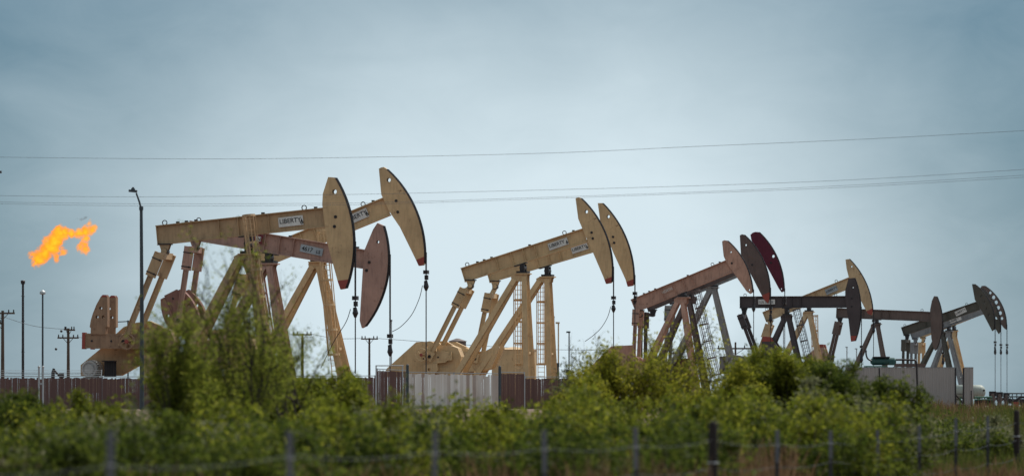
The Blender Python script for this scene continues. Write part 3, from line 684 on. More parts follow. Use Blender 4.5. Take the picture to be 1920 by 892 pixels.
# gate frame in the gap
a = PX(1791, VH, 431); rt = thing('gate', 'black braced gate frame in the gap of the pale steel wall', 'gate', (a.x, 431, PAD)); k = 431 / FPX
mb = MB()
h = EYE + (VH - 689) * k - PAD
for q in (0.02, 15.5 * k): MB().bar((q, 0, 0), (q, 0, h), (1, 0, 0), .13, .12).build('upright', MT['dark'], rt)
MB().bar((0, 0, 1.15), (15.5 * k, 0, .35), (0, 1, 0), .08, .12).bar((0, 0, .16), (15.5 * k, 0, .16), (0, 1, 0), .1, .34).bar((0, 0, 1.2), (15.5 * k, 0, 1.2), (0, 1, 0), .06, .05).build('brace', MT['dark'], rt)
# pipe from the skid over the wall
p = lambda u, v, D=429: PX(u, v, D)
D = 429
o = MB().tube(smooth([p(1624, 656), p(1624, 664), p(1627, 672), p(1634, 676)], 5), .07, 10).build('bent_pipe', MT['dark']); tag(o, 'short black bent pipe standing left of the teal skid above the wall', 'pipe')
o = MB().tube(smooth([p(1680, 674), p(1695, 674), p(1712, 674.5), p(1717, 676), p(1718.5, 684), p(1719, 700), p(1720, 730), p(1719, 763)], 4), .085, 10).build('drop_pipe', MT['dark']); tag(o, 'black pipe running along and down the face of the pale steel wall', 'pipe')
o = MB().bar(p(1648.5, 689), p(1649, 715), (1, 0, 0), .12, .1).build('bracket_post', MT['dark']); tag(o, 'short dark bracket post on the wall below the teal skid', 'post')
a = PX(1655, VH, 445); rt = thing('cooler_skid', 'dark teal equipment skid with a flat top standing behind the pale steel wall', 'machine', (a.x, 445, PAD)); k = 445 / FPX
zz = lambda v: EYE + (VH - v) * k - PAD; xx = lambda u: (u - 1655) * k
MB().tube([(xx(1632), 0, zz(677)), (xx(1636), 0, zz(677)), (xx(1676), 0, zz(677)), (xx(1680), 0, zz(677))], [.15, .33, .33, .2], 16).build('cooler_drum', MT['teal'], rt)
MB().box((xx(1652), 0, zz(669)), (1.45, 1.0, .09)).box((xx(1642), 0, zz(672)), (.08, .5, .22)).box((xx(1660), 0, zz(672)), (.08, .5, .22)).build('top_platform', MT['dark'], rt)
MB().box((xx(1641), 0, zz(686.5)), (1.9, 1.2, .10)).build('shelf', MT['green'], rt)
mb = MB()
for q in (1624, 1640, 1658, 1676): mb.box((xx(q), 0, zz(687) / 2), (.12, .12, zz(687)))
mb.build('support_leg', MT['teal'], rt)
MB().box((xx(1672), -.1, zz(680)), (.5, .6, .35)).build('gearbox', MT['teal'], rt)
a = PX(1706, VH, 450); rt = thing('flat_skid', 'low brown horizontal equipment deck behind the pale steel wall', 'machine', (a.x, 450, PAD))
mb = MB().box((0, 0, 3.75), (2.7, 1.2, .28)); mb.build('deck', MT['brown'], rt)
mb = MB()
for q in (-1.2, 0, 1.2): mb.box((q, 0, 1.8), (.2, .2, 3.6))
mb.build('support_leg', MT['brown'], rt)

# ---------------------------------------------------------------- tanks, wellheads, pipe racks
def tank(label, u0, u1, vt, D, m='tan', rail=True):
    k = D / FPX; a = PX((u0 + u1) / 2, VH, D); r = (u1 - u0) / 2 * k; h = EYE + (VH - vt) * k - PAD
    rt = thing('storage_tank', label, 'tank', (a.x, D, PAD))
    MB().tube([(0, 0, 0), (0, 0, h)], r, 40).build('shell', MT[m], rt, False)
    MB().tube([(0, 0, h), (0, 0, h + .04), (0, 0, h + .25)], [r + .04, r + .04, .1], 40).build('roof', MT[m], rt)
    if rail:
        mb = MB()
        for z in (.55, 1.05): mb.ring((0, 0, h + z), r * .96, .02, axis='z', n=30)
        for q in range(14): aa = q * 2 * math.pi / 14; mb.tube([(r * .96 * math.cos(aa), r * .96 * math.sin(aa), h), (r * .96 * math.cos(aa), r * .96 * math.sin(aa), h + 1.05)], .02, 5)
        mb.build('handrail', MT['tan'], rt)
tank('wide tan storage tank behind the legs of the middle pumpjacks', 922, 1006, 656, 395, rail=False)
tank('small tan tank with a flat top behind the middle belt guard', 842, 874, 640, 400, 'umber', rail=False)
# cream vessel
k = 520 / FPX; a = PX(1820, VH, 520); rt = thing('pressure_vessel', 'cream horizontal pressure vessel with a domed end beside the steel wall', 'tank', (a.x, 520, PAD))
zc = EYE + (VH - 734) * k - PAD; r = 13 * k; pts = [(-32 * k, 0, zc)]; rs = [r]
for i in range(9): t = i / 8 * math.pi / 2; pts.append((17 * k + math.sin(t) * 11 * k, 0, zc)); rs.append(max(.01, r * math.cos(t)))
MB().tube(pts, rs, 28).build('shell', MT['cream'], rt, True)
mb = MB()
for q in (-20, 0, 14): mb.box((q * k, 0, (zc - r * .8) / 2), (.15, r * 1.4, zc - r * .8 + .1))
mb.build('saddle', MT['green'], rt)
MB().disc((24 * k, zc + .15), .11, -r * .9, -r * .6, 12).build('nozzle', MT['dark'], rt)
# wellheads under the far heads
for (u, D, lab) in ((1861, 560, 'dark wellhead nearest the cream vessel, leftmost of the three'), (1874, 590, 'dark wellhead in the middle of the three at far right'), (1887, 620, 'dark wellhead furthest right of the three by the pipe rack')):
    a = PX(u, VH, D); rt = thing('wellhead', lab, 'wellhead', (a.x, D, PAD), 0, 'wellheads under the far right pumpjacks')
    MB().tube([(0, 0, 0), (0, 0, .25), (0, 0, .26), (0, 0, .7), (0, 0, .72), (0, 0, 1.5), (0, 0, 1.7)], [.42, .42, .26, .26, .36, .3, .12], 14).build('casing_head', MT['umber'], rt)
    MB().box((0, 0, 1.5), (.75, .5, .55)).tube([(-.55, 0, 1.0), (.55, 0, 1.0)], .12, 10).build('valve_block', MT['dark'], rt)
    MB().ring((-.6, 0, 1.0), .22, .03).ring((.6, 0, 1.0), .22, .03).build('hand_wheel', MT['dark'], rt)
def rack(label, u0, u1, D, rows, m, n):
    k = D / FPX; a = PX(u0, VH, D); L_ = (u1 - u0) * k; rt = thing('pipe_rack', label, 'pipe rack', (a.x, D, PAD))
    mb = MB()
    for v in rows: z = EYE + (VH - v) * k - PAD; mb.tube([(0, 0, z), (L_, 0, z)], .07, 8)
    mb.build('pipe', MT[m], rt)
    mb = MB(); zt = EYE + (VH - rows[0]) * k - PAD
    for i in range(n): mb.box((L_ * i / (n - 1), .12, zt / 2), (.09, .09, zt + .1))
    mb.build('support', MT[m], rt)
    mb = MB()
    for i in range(n - 1): mb.box((L_ * (i + .5) / (n - 1), -.05, zt * .45), (.35, .35, .5))
    mb.build('valve', MT['dark'], rt)
rack('green pipe rack with valves standing below the cream vessel', 1828, 1860, 505, (744, 749, 757), 'green', 8)
rack('dark pipe rack running out of frame at far right', 1890, 1940, 540, (737, 743, 750), 'lamp', 7)
a = PX(1912, VH, 500); rt = thing('front_loader', 'black angled machine arm on a low body at the right edge of the pad', 'machine', (a.x, 500, PAD)); k = 500 / FPX
MB().box((.75, 0, .55), (1.6, 1.2, .55)).build('body', MT['dark'], rt)
MB().bar((-.75, -.3, .55), (.1, -.3, 1.05), (0, 1, 0), .18, .2).bar((.1, -.3, 1.05), (.9, -.3, .95), (0, 1, 0), .18, .2).build('arm', MT['dark'], rt)
for q in (.35, 1.25): MB().disc((q, .32), .32, -.75, -.5, 18).build('wheel', MT['dark'], rt)
o = MB().box((0, 0, .3), (.5, .4, .55)).build('red_valve_box', MT['red']); o.location = (PX(1905, VH, 485).x, 485, PAD); tag(o, 'small red valve box on the pad at far right', 'valve box')
o = MB().tube([(0, 0, 0), (0, 0, 1.45)], .05, 8).build('marker_post', MT['dark']); q = PX(1821, VH, 420); o.location = (q.x, 420, PAD); tag(o, 'thin black marker post in front of the narrow wall piece', 'post')

# ---------------------------------------------------------------- lamp posts, utility poles, flare, wires
def street_lamp():
    D = 236; k = D / FPX; a = PX(266, VH, D); rt = thing('street_lamp', 'tall dark street lamp with an angled arm left of the largest pumpjack', 'street lamp', (a.x, D, PAD))
    zt = EYE + (VH - 392) * k - PAD
    MB().tube([(0, 0, 0), (0, 0, zt * .5), (-.03, 0, zt)], [.105, .09, .07], 12).tube([(-.03, 0, zt - .05), (-.03, 0, zt + .12)], .1, 10).build('pole', MT['lamp'], rt)
    MB().tube([(-.03, 0, zt), (-.12, 0, zt + .35), (-10.5 * k, 0, zt + 30 * k)], [.05, .045, .04], 10).build('arm', MT['lamp'], rt)
    hm = MB().bar((-24.5 * k, 0, zt + 34.5 * k), (-9 * k, 0, zt + 33 * k), (0, 1, 0), .28, .11).bar((-20 * k, 0, zt + 37 * k), (-13 * k, 0, zt + 36.5 * k), (0, 1, 0), .2, .09).build('lamp_head', MT['lamp'], rt)
    MB().tube([(-16.5 * k, 0, zt + 37 * k), (-16.5 * k, 0, zt + 41 * k)], .05, 8).build('photocell', MT['dark'], hm)
street_lamp()
def light_pole(label, u, vt, D, wpx=12, m='lamp', r=.06, group='thin lamp masts on the horizon', disc=False):
    k = D / FPX; a = PX(u, VH, D); h = EYE + (VH - vt) * k - PAD; rt = thing('light_mast', label, 'lamp mast', (a.x, D, PAD), 0, group)
    MB().tube([(0, 0, 0), (0, 0, h)], [r * 1.3, r], 8).build('pole', MT[m], rt)
    if disc: MB().tube([(0, 0, h - .12), (0, 0, h - .05), (0, 0, h + .1), (0, 0, h + .25)], [wpx * k * .3, wpx * k * .5, wpx * k * .45, .04], 16).build('lamp_head', MT['steel'], rt)
    else: MB().box((-wpx * k * .1, 0, h + .05), (wpx * k * .55, .4, .16)).build('lamp_head', MT[m], rt)
light_pole('thin mast with a pale disc shaped light, right of the flare stack', 80, 549, 430, 12, r=.07, disc=True)
light_pole('thin tan lamp mast with a flat head, left of a shorter dark one', 1047, 606, 480, 14, 'tan2')
light_pole('shorter dark lamp mast with a flat head in the gap right of the middle pumpjacks', 1067, 623, 520, 14)
light_pole('thin mast just behind the right front leg of the middle pumpjacks', 1038.5, 595, 470, 8, 'umber')
light_pole('small far lamp mast left of another above the pale wall end', 1588, 651, 900, 8, 'slate', .08)
light_pole('small far lamp mast, right of its neighbour above the pale wall', 1606, 654, 900, 8, 'slate', .08)
light_pole('thin bare mast under the red maroon head between dark legs', 1469, 575, 560, 5, 'slate', .04)
light_pole('thin gooseneck mast right of the pink head, beside its polished rod', 734, 602, 420, 9, 'slate', .035)
# vertical vent pipes beyond the fence
for (u, v, D, r, lab) in ((1045, 681, 430, .12, 'dark vertical vent pipe behind the brown fence beside a tan mast'), (1065, 693, 430, .1, 'short black stub pipe behind the brown fence'), (1305, 657, 380, .05, 'thin grey stake beside the ladder of the dark brown pumpjack')):
    a = PX(u, VH, D); h = EYE + (VH - v) * D / FPX - PAD; o = MB().tube([(0, 0, 0), (0, 0, h)], r, 10).tube([(0, 0, h - .3), (0, 0, h + .05)], r * 1.5, 10).build('vent_pipe', MT['lamp']); o.location = (a.x, D, PAD); tag(o, lab, 'pipe')
def utility_pole(label, u, vt, D, arms, r=.14, tilt=0):
    k = D / FPX; a = PX(u, VH, D); h = EYE + (VH - vt) * k - PAD; rt = thing('utility_pole', label, 'utility pole', (a.x, D, PAD), 0, 'wooden utility poles on the horizon'); rt.rotation_euler[1] = tilt
    MB().tube([(0, 0, 0), (0, 0, h)], [r * 1.25, r * .85], 10).build('pole', MT['wood'], rt)
    for (v, ul, ur, dz) in arms:
        z = EYE + (VH - v) * k - PAD; x0, x1 = (ul - u) * k, (ur - u) * k
        ar = MB().bar((x0, -.12, z - dz), (x1, -.12, z + dz), (0, 1, 0), .12, .14).bar((x0 * .5, -.14, z - dz * .5), (0, -.1, z - .55), (0, 1, 0), .04, .05).bar((x1 * .5, -.14, z + dz * .5), (0, -.1, z - .55), (0, 1, 0), .04, .05).build('crossarm', MT['wood'], rt)
        for q in (x0 + .1, x0 * .5, x1 * .5, x1 - .1): MB().tube([(q, -.12, z + .05), (q, -.12, z + .3)], [.06, .05], 8).build('insulator', MT['dark'], ar)
utility_pole('tall wooden utility pole at the left edge of the picture', 5, 582, 430, [(587, -22, 28, .0), (606, -16, 3, 0)])
utility_pole('wooden utility pole with two crossarms right of the flare stack', 128, 615, 470, [(618, 120, 141, -.03), (633, 108, 148, 0)])
utility_pole('utility pole seen through the thin branches right of the tall mesquite', 567, 625, 520, [(627, 549, 585, 0)])
utility_pole('utility pole in the gap left of the pink pumpjack rod', 692.5, 633, 520, [(635, 677, 709, 0)], .12)
utility_pole('utility pole with a thick dark crossarm between the right hand machines', 1379, 641, 470, [(653, 1345, 1413, 0)], .10)
# marker balls
for (u, v, lab) in ((115, 620.5, 'upper dark marker ball on the wire left of the twin armed pole'), (105, 654, 'lower dark marker ball on the wire left of the twin armed pole')):
    me = MB(); c_ = PX(u, v, 468); r = .12
    me.tube([c_ + Vector((0, 0, z * r)) for z in (-1, -.85, -.5, 0, .5, .85, 1)], [r * q for q in (.05, .52, .87, 1, .87, .52, .05)], 12)
    o = me.build('marker_ball', MT['dark'], None, True); tag(o, lab, 'marker ball')
# slanted pipe frame beyond the left fence
a = PX(104, VH, 330); rt = thing('pump_stand', 'small dark angled pump frame just above the left fence', 'machine', (a.x, 330, PAD))
MB().tube([(-.25, 0, 0), (-.15, 0, 2.35), (-.1, 0, 2.6)], [.14, .12, .08], 8).tube([(-.1, 0, 2.5), (.45, 0, 1.9)], .07, 8).build('inclined_tube', MT['dark'], rt)
MB().tube([(.4, 0, 0), (.4, 0, 2.1)], .1, 8).box((.4, 0, 2.15), (.3, .3, .3)).build('upright', MT['dark'], rt)

# flare stack and its flame
a = PX(43, VH, 600); k = 600 / FPX; h = EYE + (VH - 532) * k - PAD
rt = thing('flare_stack', 'thin dark flare stack below the orange flame', 'flare stack', (a.x, 600, PAD))
MB().tube([(0, 0, 0), (0, 0, h)], [.17, .13], 12).build('riser', MT['dark'], rt)
MB().tube([(0, 0, h - .05), (0, 0, h), (0, 0, h + .35), (0, 0, h + .42)], [.13, .24, .27, .2], 14).build('burner_tip', MT['dark'], rt)
for q in (.22, .45, .7, .9): MB().ring((0, 0, h * q), .2, .03, axis='z', n=12).build('stiffening_ring', MT['dark'], rt)
def flame():
    D = 600; k = D / FPX
    path = [((66, 494), 8, 1), ((72, 484), 13, 1), ((84, 474), 14.5, 1), ((95, 464), 15, 1), ((103, 452), 15.5, 1), ((112, 440), 14.5, 1), ((121, 437), 11.5, .9), ((134, 438), 9.5, .9), ((148, 438), 10, .85), ((160, 434), 11, .75), ((170, 432), 9.5, .5), ((176, 427), 7, .35),
            ((160, 446), 9.5, .7), ((158, 458), 10, .5), ((161, 468), 10, .5), ((150, 463), 8, .35), ((60, 478), 8, .4), ((88, 452), 9, .5), ((168, 420), 5.5, .4), ((110, 430), 10, .7), ((105, 482), 9, .35), ((118, 470), 9, .4), ((64, 500), 6, .3), ((168, 412), 4.5, .25)]
    # hull: union of displaced balls, remeshed by marching on a metaball
    mball = bpy.data.metaballs.new('flame_meta'); mball.resolution = .22; mball.render_resolution = .22; mball.threshold = .35
    for (p, r, i) in path:
        e = mball.elements.new(); c_ = PX(p[0], p[1], D); e.co = (c_.x, (c_.y - D) + random.uniform(-.15, .15), c_.z); e.radius = r * k * 2.1; e.stiffness = 2
    ob = bpy.data.objects.new('tmpmeta', mball); COL.objects.link(ob)
    dg = bpy.context.evaluated_depsgraph_get(); me = bpy.data.meshes.new_from_object(ob.evaluated_get(dg))
    COL.objects.unlink(ob); bpy.data.objects.remove(ob)
    m = bpy.data.materials.new('burning_gas'); m.use_nodes = True; t = m.node_tree; t.nodes.clear(); l = t.links.new
    out = N(t, 'ShaderNodeOutputMaterial'); em = N(t, 'ShaderNodeEmission'); tc = N(t, 'ShaderNodeTexCoord')
    n1 = N(t, 'ShaderNodeTexNoise'); n1.inputs['Scale'].default_value = 1.15; n1.inputs['Detail'].default_value = 7; n1.inputs['Roughness'].default_value = .62; n1.inputs['Distortion'].default_value = 1.1
    mp = N(t, 'ShaderNodeMapping'); mp.inputs['Rotation'].default_value = (0, R(38), 0); mp.inputs['Scale'].default_value = (.75, 1, 1.4)
    l(tc.outputs['Object'], mp.inputs[0]); l(mp.outputs[0], n1.inputs[0])
    # how deep a point lies inside the burning puffs, broken up by the turbulence
    def mth(op, a, b):
        q = N(t, 'ShaderNodeMath', operation=op)
        for ii, v in enumerate((a, b)):
            if isinstance(v, (int, float)): q.inputs[ii].default_value = v
            else: l(v, q.inputs[ii])
        return q.outputs[0]
    field = 0.0
    n2 = N(t, 'ShaderNodeTexNoise'); n2.inputs['Scale'].default_value = 1.3; n2.inputs['Detail'].default_value = 4; l(tc.outputs['Object'], n2.inputs[0])
    wv = N(t, 'ShaderNodeVectorMath', operation='MULTIPLY_ADD'); l(n2.outputs['Color'], wv.inputs[0]); wv.inputs[1].default_value = (1.3, 1.3, 1.3); l(tc.outputs['Object'], wv.inputs[2])
    for (p, r, i_) in path:
        c_ = PX(p[0], p[1], D); dn = N(t, 'ShaderNodeVectorMath', operation='DISTANCE'); l(wv.outputs[0], dn.inputs[0]); dn.inputs[1].default_value = (c_.x + .65, .65, c_.z + .65)
        v = mth('MULTIPLY', mth('SUBTRACT', 1.0, mth('DIVIDE', dn.outputs['Value'], r * k * 1.3)), .45 + .55 * i_)
        field = mth('MAXIMUM', field, v)
    dens_ = mth('ADD', mth('MULTIPLY', field, 1.7), mth('MULTIPLY', mth('SUBTRACT', n1.outputs[0], .5), 2.2))
    rp = N(t, 'ShaderNodeMapRange'); rp.inputs[1].default_value = .22; rp.inputs[2].default_value = 1.35; l(mth('MULTIPLY', dens_, mth('MINIMUM', mth('MULTIPLY', field, 6.0), 1.0)), rp.inputs[0])
    cr = N(t, 'ShaderNodeValToRGB'); e = cr.color_ramp.elements; e[0].position = 0; e[0].color = (1, .13, .02, 1); e[1].position = 1; e[1].color = (1, .50, .06, 1); q = e.new(.35); q.color = (1, .24, .03, 1)
    l(rp.outputs[0], cr.inputs[0]); l(cr.outputs[0], em.inputs[0])
    st = N(t, 'ShaderNodeMath', operation='MULTIPLY'); l(rp.outputs[0], st.inputs[0]); st.inputs[1].default_value = 2.9; l(st.outputs[0], em.inputs[1])
    ab = N(t, 'ShaderNodeVolumeAbsorption'); ab.inputs[0].default_value = (.92, .62, .08, 1)
    s2 = N(t, 'ShaderNodeMath', operation='MULTIPLY'); l(rp.outputs[0], s2.inputs[0]); s2.inputs[1].default_value = 6.0; l(s2.outputs[0], ab.inputs[1])
    ad = N(t, 'ShaderNodeAddShader'); l(em.outputs[0], ad.inputs[0]); l(ab.outputs[0], ad.inputs[1]); l(ad.outputs[0], out.inputs['Volume'])
    m.cycles.volume_step_rate = .15 if hasattr(m.cycles, 'volume_step_rate') else 1
    me.materials.clear(); me.materials.append(m)
    o = bpy.data.objects.new('flare_flame', me); COL.objects.link(o); o.location = (0, D, 0)
    tag(o, 'ragged orange gas flame blown to the right above the flare stack', 'flame')
    # wisp of soot
    ms = bpy.data.materials.new('soot'); ms.use_nodes = True; t = ms.node_tree; t.nodes.clear(); l = t.links.new
    out = N(t, 'ShaderNodeOutputMaterial'); pv = N(t, 'ShaderNodeVolumePrincipled'); pv.inputs['Color'].default_value = (.12, .1, .09, 1)
    tc = N(t, 'ShaderNodeTexCoord'); n1 = N(t, 'ShaderNodeTexNoise'); n1.inputs['Scale'].default_value = 1.6; n1.inputs['Detail'].default_value = 4; l(tc.outputs['Object'], n1.inputs[0])
    rp = N(t, 'ShaderNodeMapRange'); rp.inputs[1].default_value = .42; rp.inputs[2].default_value = .65; rp.inputs[4].default_value = 2.2; l(n1.outputs[0], rp.inputs[0]); l(rp.outputs[0], pv.inputs['Density']); l(pv.outputs[0], out.inputs['Volume'])
    mb = MB(); pts = [PX(u, v, D) for u, v in ((142, 409), (147, 410), (153, 411), (160, 408), (166, 406))]
    mb.tube([p_ - Vector((0, D, 0)) for p_ in pts], [.05, .16, .2, .18, .04], 12)
    o = mb.build('smoke_wisp', ms, None, True); o.location = (0, D, 0); tag(o, 'small dark wisp of smoke above the right end of the flame', 'smoke')
flame()

# power lines
def wire(label, pts, D0, D1, r, name='power_line'):
    P_ = []
    for (u, v) in pts: t = (u + 60) / 2040; P_.append(PX(u, v, D0 + (D1 - D0) * t))
    o = MB().tube(smooth(P_, 8), r, 5).build(name, MT['wire']); tag(o, label, 'wire', 'overhead wires')
wire('uppermost overhead power line crossing the whole sky', [(-60, 294), (260, 297.5), (550, 297), (1000, 288), (1300, 275), (1620, 261), (1980, 242)], 215, 190, 0.0068)
wire('second overhead power line, top one of the lower three', [(-60, 366), (260, 369), (620, 365), (800, 361.5), (1250, 350), (1600, 337), (1980, 314)], 215, 190, 0.0061)
wire('third overhead power line, middle one of the lower three', [(-60, 378), (260, 382), (620, 381), (800, 377), (1250, 362), (1600, 347), (1980, 325)], 218, 192, 0.0054)
wire('lowest overhead power line crossing the whole sky', [(-60, 381), (260, 386), (620, 384.5), (800, 380), (1250, 364.5), (1600, 350.5), (1980, 329)], 222, 195, 0.0054)
for (lab, pts) in (('far wire between the left edge pole and the pole right of the flare', [(-15, 586), (60, 610), (124, 617)]),
                   ('far wire from the twin armed pole towards the pole behind the thin branches', [(147, 632), (350, 646), (551, 626)]),
                   ('far wire between the two poles left of the pink pumpjack rod', [(585, 626), (630, 634), (678, 634)]),
                   ('far wire from the gap pole running to the thick armed pole', [(709, 634), (1040, 655), (1372, 652)]),
                   ('low far wire at the level of the fence top on the left', [(-40, 696), (60, 700), (200, 699)])):
    wire(lab, pts, 500, 500, .022, 'far_wire')
o = MB().tube(smooth([PX(-20, 325, 205), PX(-8, 323, 205), PX(3, 322.5, 205)]), .05, 8).build('line_splice', MT['dark']); tag(o, 'small dark object at the left edge between the upper power lines', 'insulator')
o = MB().bar(PX(205, 604, 400), PX(243, 602, 400), (0, 1, 0), .08, .07).build('sensor_arm', MT['dark']); 
# it needs its pole
pt = thing('instrument_mast', 'mast with a thin horizontal arm behind the three holed counterweight', 'mast', (PX(240, VH, 400).x, 400, PAD)); 
o.name = 'crossarm'; o.data.transform(Matrix.Translation(-Vector(pt.location))); o.parent = pt
MB().tube([(0, 0, 0), (0, 0, EYE + (VH - 600) * 400 / FPX - PAD)], .06, 8).build('pole', MT['lamp'], pt)

# ---------------------------------------------------------------- barbed wire fence in front
def fence_line():
    u = lambda i: (203 + 425.2 * i) / (1 + .1486 * i)
    Dn = lambda i: 37.0 * (1 + .1486 * i)
    tops = {0: 806, 1: 806, 2: 807, 3: 804, 4: 800, 5: 789, 6: 805, 7: 806, 8: 805, 9: 797, 10: 783, 11: 779, 12: 768, 13: 778, 14: 776}
    rt = None; posts = []
    order = ['at the bottom left', 'under the left of the tall mesquite', 'below the bleached fence panel', 'below the middle pair of pumpjacks', 'left of the black wooden post']
    labs = {0: 'blurred grey steel fence post nearest the bottom left corner', 1: 'blurred grey steel fence post under the right side of the tall mesquite', 2: 'blurred grey steel fence post below the bleached fence panel',
            3: 'blurred grey steel fence post below the middle pumpjacks', 4: 'blurred grey steel fence post just left of the stout black wooden post', 5: 'stout black wooden post amid thin steel posts at bottom right of centre',
            6: 'steel t post with pale tip, first to the right of the stout wooden post', 7: 'steel t post with pale tip, second to the right of the stout wooden post', 8: 'steel t post with pale tip, third to the right of the stout wooden post',
            9: 'steel t post with pale tip, fourth to the right of the stout wooden post', 10: 'steel t post with pale tip, third to the left of the corner wooden post', 11: 'steel t post with pale tip, next to the left of the corner wooden post',
            12: 'black wooden post at the right edge, tallest of the row', 13: 'steel t post with pale tip beyond the right edge'}
    for i in range(0, 13):
        if i in (12,): pass
        D = Dn(i); p = PX(u(i), tops[i], D); g = gz(p.x, D)
        h = p.z - g
        lean = random.Random(i).uniform(-.02, .02)
        o = thing('wooden_post' if i in (5, 12) else 't_post', labs[i], 'fence post', (p.x, D, g), 0, None if i in (5, 12) else 'steel t posts of the near wire fence')
        if i in (5, 12):
            pts = [(lean * h * q, 0, h * q) for q in (-.1, .0, .5, .97, 1.0)]
            MB().tube(pts, [.066, .066, .061, .058, .045], 14).build('post', MT['darkwood'], o, True)
            MB().ring((lean * h * .55, 0, h * .62), .066, .01, axis='z').build('tie_wire', MT['steel'], o)
        else:
            wv = .055
            MB().bar((0, 0, -.1), (lean * h * .7, 0, h * .62), (1, 0, 0), wv, .012).bar((0, .02, -.1), (lean * h * .7, .02, h * .62), (0, 1, 0), .045, .012).build('shaft', MT['tpost'], o)
            MB().bar((lean * h * .7, 0, h * .621), (lean * h, 0, h), (1, 0, 0), wv, .012).bar((lean * h * .7, .02, h * .621), (lean * h, .02, h), (0, 1, 0), .045, .012).build('painted_tip', MT['tposttip'], o)
            MB().ring((lean * h * .5, 0, h * .82), .035, .005, axis='z', n=8).build('wire_clip', MT['steel'], o)
        posts.append((p.x, D, g, h))
    x13, D13 = (u(14) - 960) * Dn(14) / FPX, Dn(14); xm, Dm = (u(-1) - 960) * Dn(-1) / FPX, Dn(-1)
    posts = [(xm, Dm, gz(xm, Dm), posts[0][3])] + posts + [(x13, D13, gz(x13, D13), posts[-1][3])]
    for q, lab in ((.84, 'top strand of barbed wire along the near fence posts'), (.58, 'second strand of barbed wire along the near fence posts'), (.32, 'third strand of barbed wire along the near fence posts'), (.12, 'lowest strand of barbed wire along the near fence posts')):
        mb = MB(); pts = []
        for j in range(len(posts) - 1):
            a, b = posts[j], posts[j + 1]; ha, hb = a[2] + min(1.36, a[3]) * q, b[2] + min(1.36, b[3]) * q
            for t in np.linspace(0, 1, 9)[:-1]:
                sag = -.05 * 4 * t * (1 - t); pts.append(Vector((a[0] + (b[0] - a[0]) * t, a[1] + (b[1] - a[1]) * t - .03, ha + (hb - ha) * t + sag)))
        mb.tube(pts, .0018, 4)
        for j in range(0, len(pts) - 1):
            for f_ in np.arange(0, 1, .2):
                c_ = pts[j].lerp(pts[j + 1], float(f_)); mb.bar(c_ + Vector((-.004, 0, -.012)), c_ + Vector((.004, 0, .012)), (1, 0, 0), .002, .002)
        o = mb.build('barbed_strand', MT['wire']); tag(o, lab, 'barbed wire', 'barbed wire strands of the near fence')
fence_line()

# ---------------------------------------------------------------- vegetation
def leaf_mat(name, cols, trans=.6):
    m = bpy.data.materials.new(name); m.use_nodes = True; t = m.node_tree; t.nodes.clear(); l = t.links.new
    out = N(t, 'ShaderNodeOutputMaterial'); g = N(t, 'ShaderNodeNewGeometry'); tc = N(t, 'ShaderNodeTexCoord')
    nz = N(t, 'ShaderNodeTexNoise'); nz.inputs['Scale'].default_value = 1.7; nz.inputs['Detail'].default_value = 3; l(tc.outputs['Object'], nz.inputs[0])
    ad = N(t, 'ShaderNodeMath', operation='MULTIPLY_ADD'); l(g.outputs['Random Per Island'], ad.inputs[0]); ad.inputs[1].default_value = .45
    sc = N(t, 'ShaderNodeMath', operation='MULTIPLY'); l(nz.outputs[0], sc.inputs[0]); sc.inputs[1].default_value = .62; l(sc.outputs[0], ad.inputs[2])
    cr = N(t, 'ShaderNodeValToRGB'); e = cr.color_ramp.elements
    e[0].position = .15; e[0].color = cols[0] + (1,); e[1].position = .9; e[1].color = cols[2] + (1,); q = e.new(.52); q.color = cols[1] + (1,)
    l(ad.outputs[0], cr.inputs[0])
    d = N(t, 'ShaderNodeBsdfPrincipled'); d.inputs['Roughness'].default_value = .6; d.inputs['Specular IOR Level'].default_value = .12; l(cr.outputs[0], d.inputs['Base Color'])
    tr = N(t, 'ShaderNodeBsdfTranslucent'); l(cr.outputs[0], tr.inputs[0])
    mx = N(t, 'ShaderNodeMixShader'); mx.inputs[0].default_value = trans; l(d.outputs[0], mx.inputs[1]); l(tr.outputs[0], mx.inputs[2]); l(mx.outputs[0], out.inputs[0])
    return m
LM = {
 'mesq': leaf_mat('mesquite_leaves', [(.035, .050, .007), (.12, .142, .014), (.32, .31, .04)]),
 'lite': leaf_mat('young_mesquite_leaves', [(.055, .075, .012), (.15, .18, .025), (.34, .34, .06)], .7),
 'deep': leaf_mat('deep_green_leaves', [(.018, .030, .006), (.055, .078, .011), (.15, .17, .028)]),
 'yel': leaf_mat('yellow_green_leaves', [(.07, .09, .010), (.20, .205, .02), (.40, .36, .045)]),
 'pale': leaf_mat('grey_green_leaves', [(.06, .07, .03), (.12, .13, .06), (.21, .20, .12)]),
 'dry': leaf_mat('dry_grass_blades', [(.07, .038, .018), (.15, .088, .048), (.27, .18, .10)], .35),
 'gr': leaf_mat('green_grass_blades', [(.03, .05, .01), (.08, .10, .02), (.18, .17, .05)], .4),
}
BARK = paint('mesquite_bark', (.05, .038, .03), rough=.9, grime=.6, scale=6)
def mesh_quads(name, V, m, parent):
    """V: (n,4,3) quads"""
    n = len(V); me = bpy.data.meshes.new(name)
    me.vertices.add(n * 4); me.vertices.foreach_set('co', V.reshape(-1).astype(np.float32))
    me.loops.add(n * 4); me.loops.foreach_set('vertex_index', np.arange(n * 4, dtype=np.int32))
    me.polygons.add(n); me.polygons.foreach_set('loop_start', np.arange(0, n * 4, 4, dtype=np.int32)); me.polygons.foreach_set('loop_total', np.full(n, 4, dtype=np.int32))
    me.materials.append(m); me.update(calc_edges=True)
    o = bpy.data.objects.new(name, me); COL.objects.link(o)
    if parent: o.parent = parent
    return o
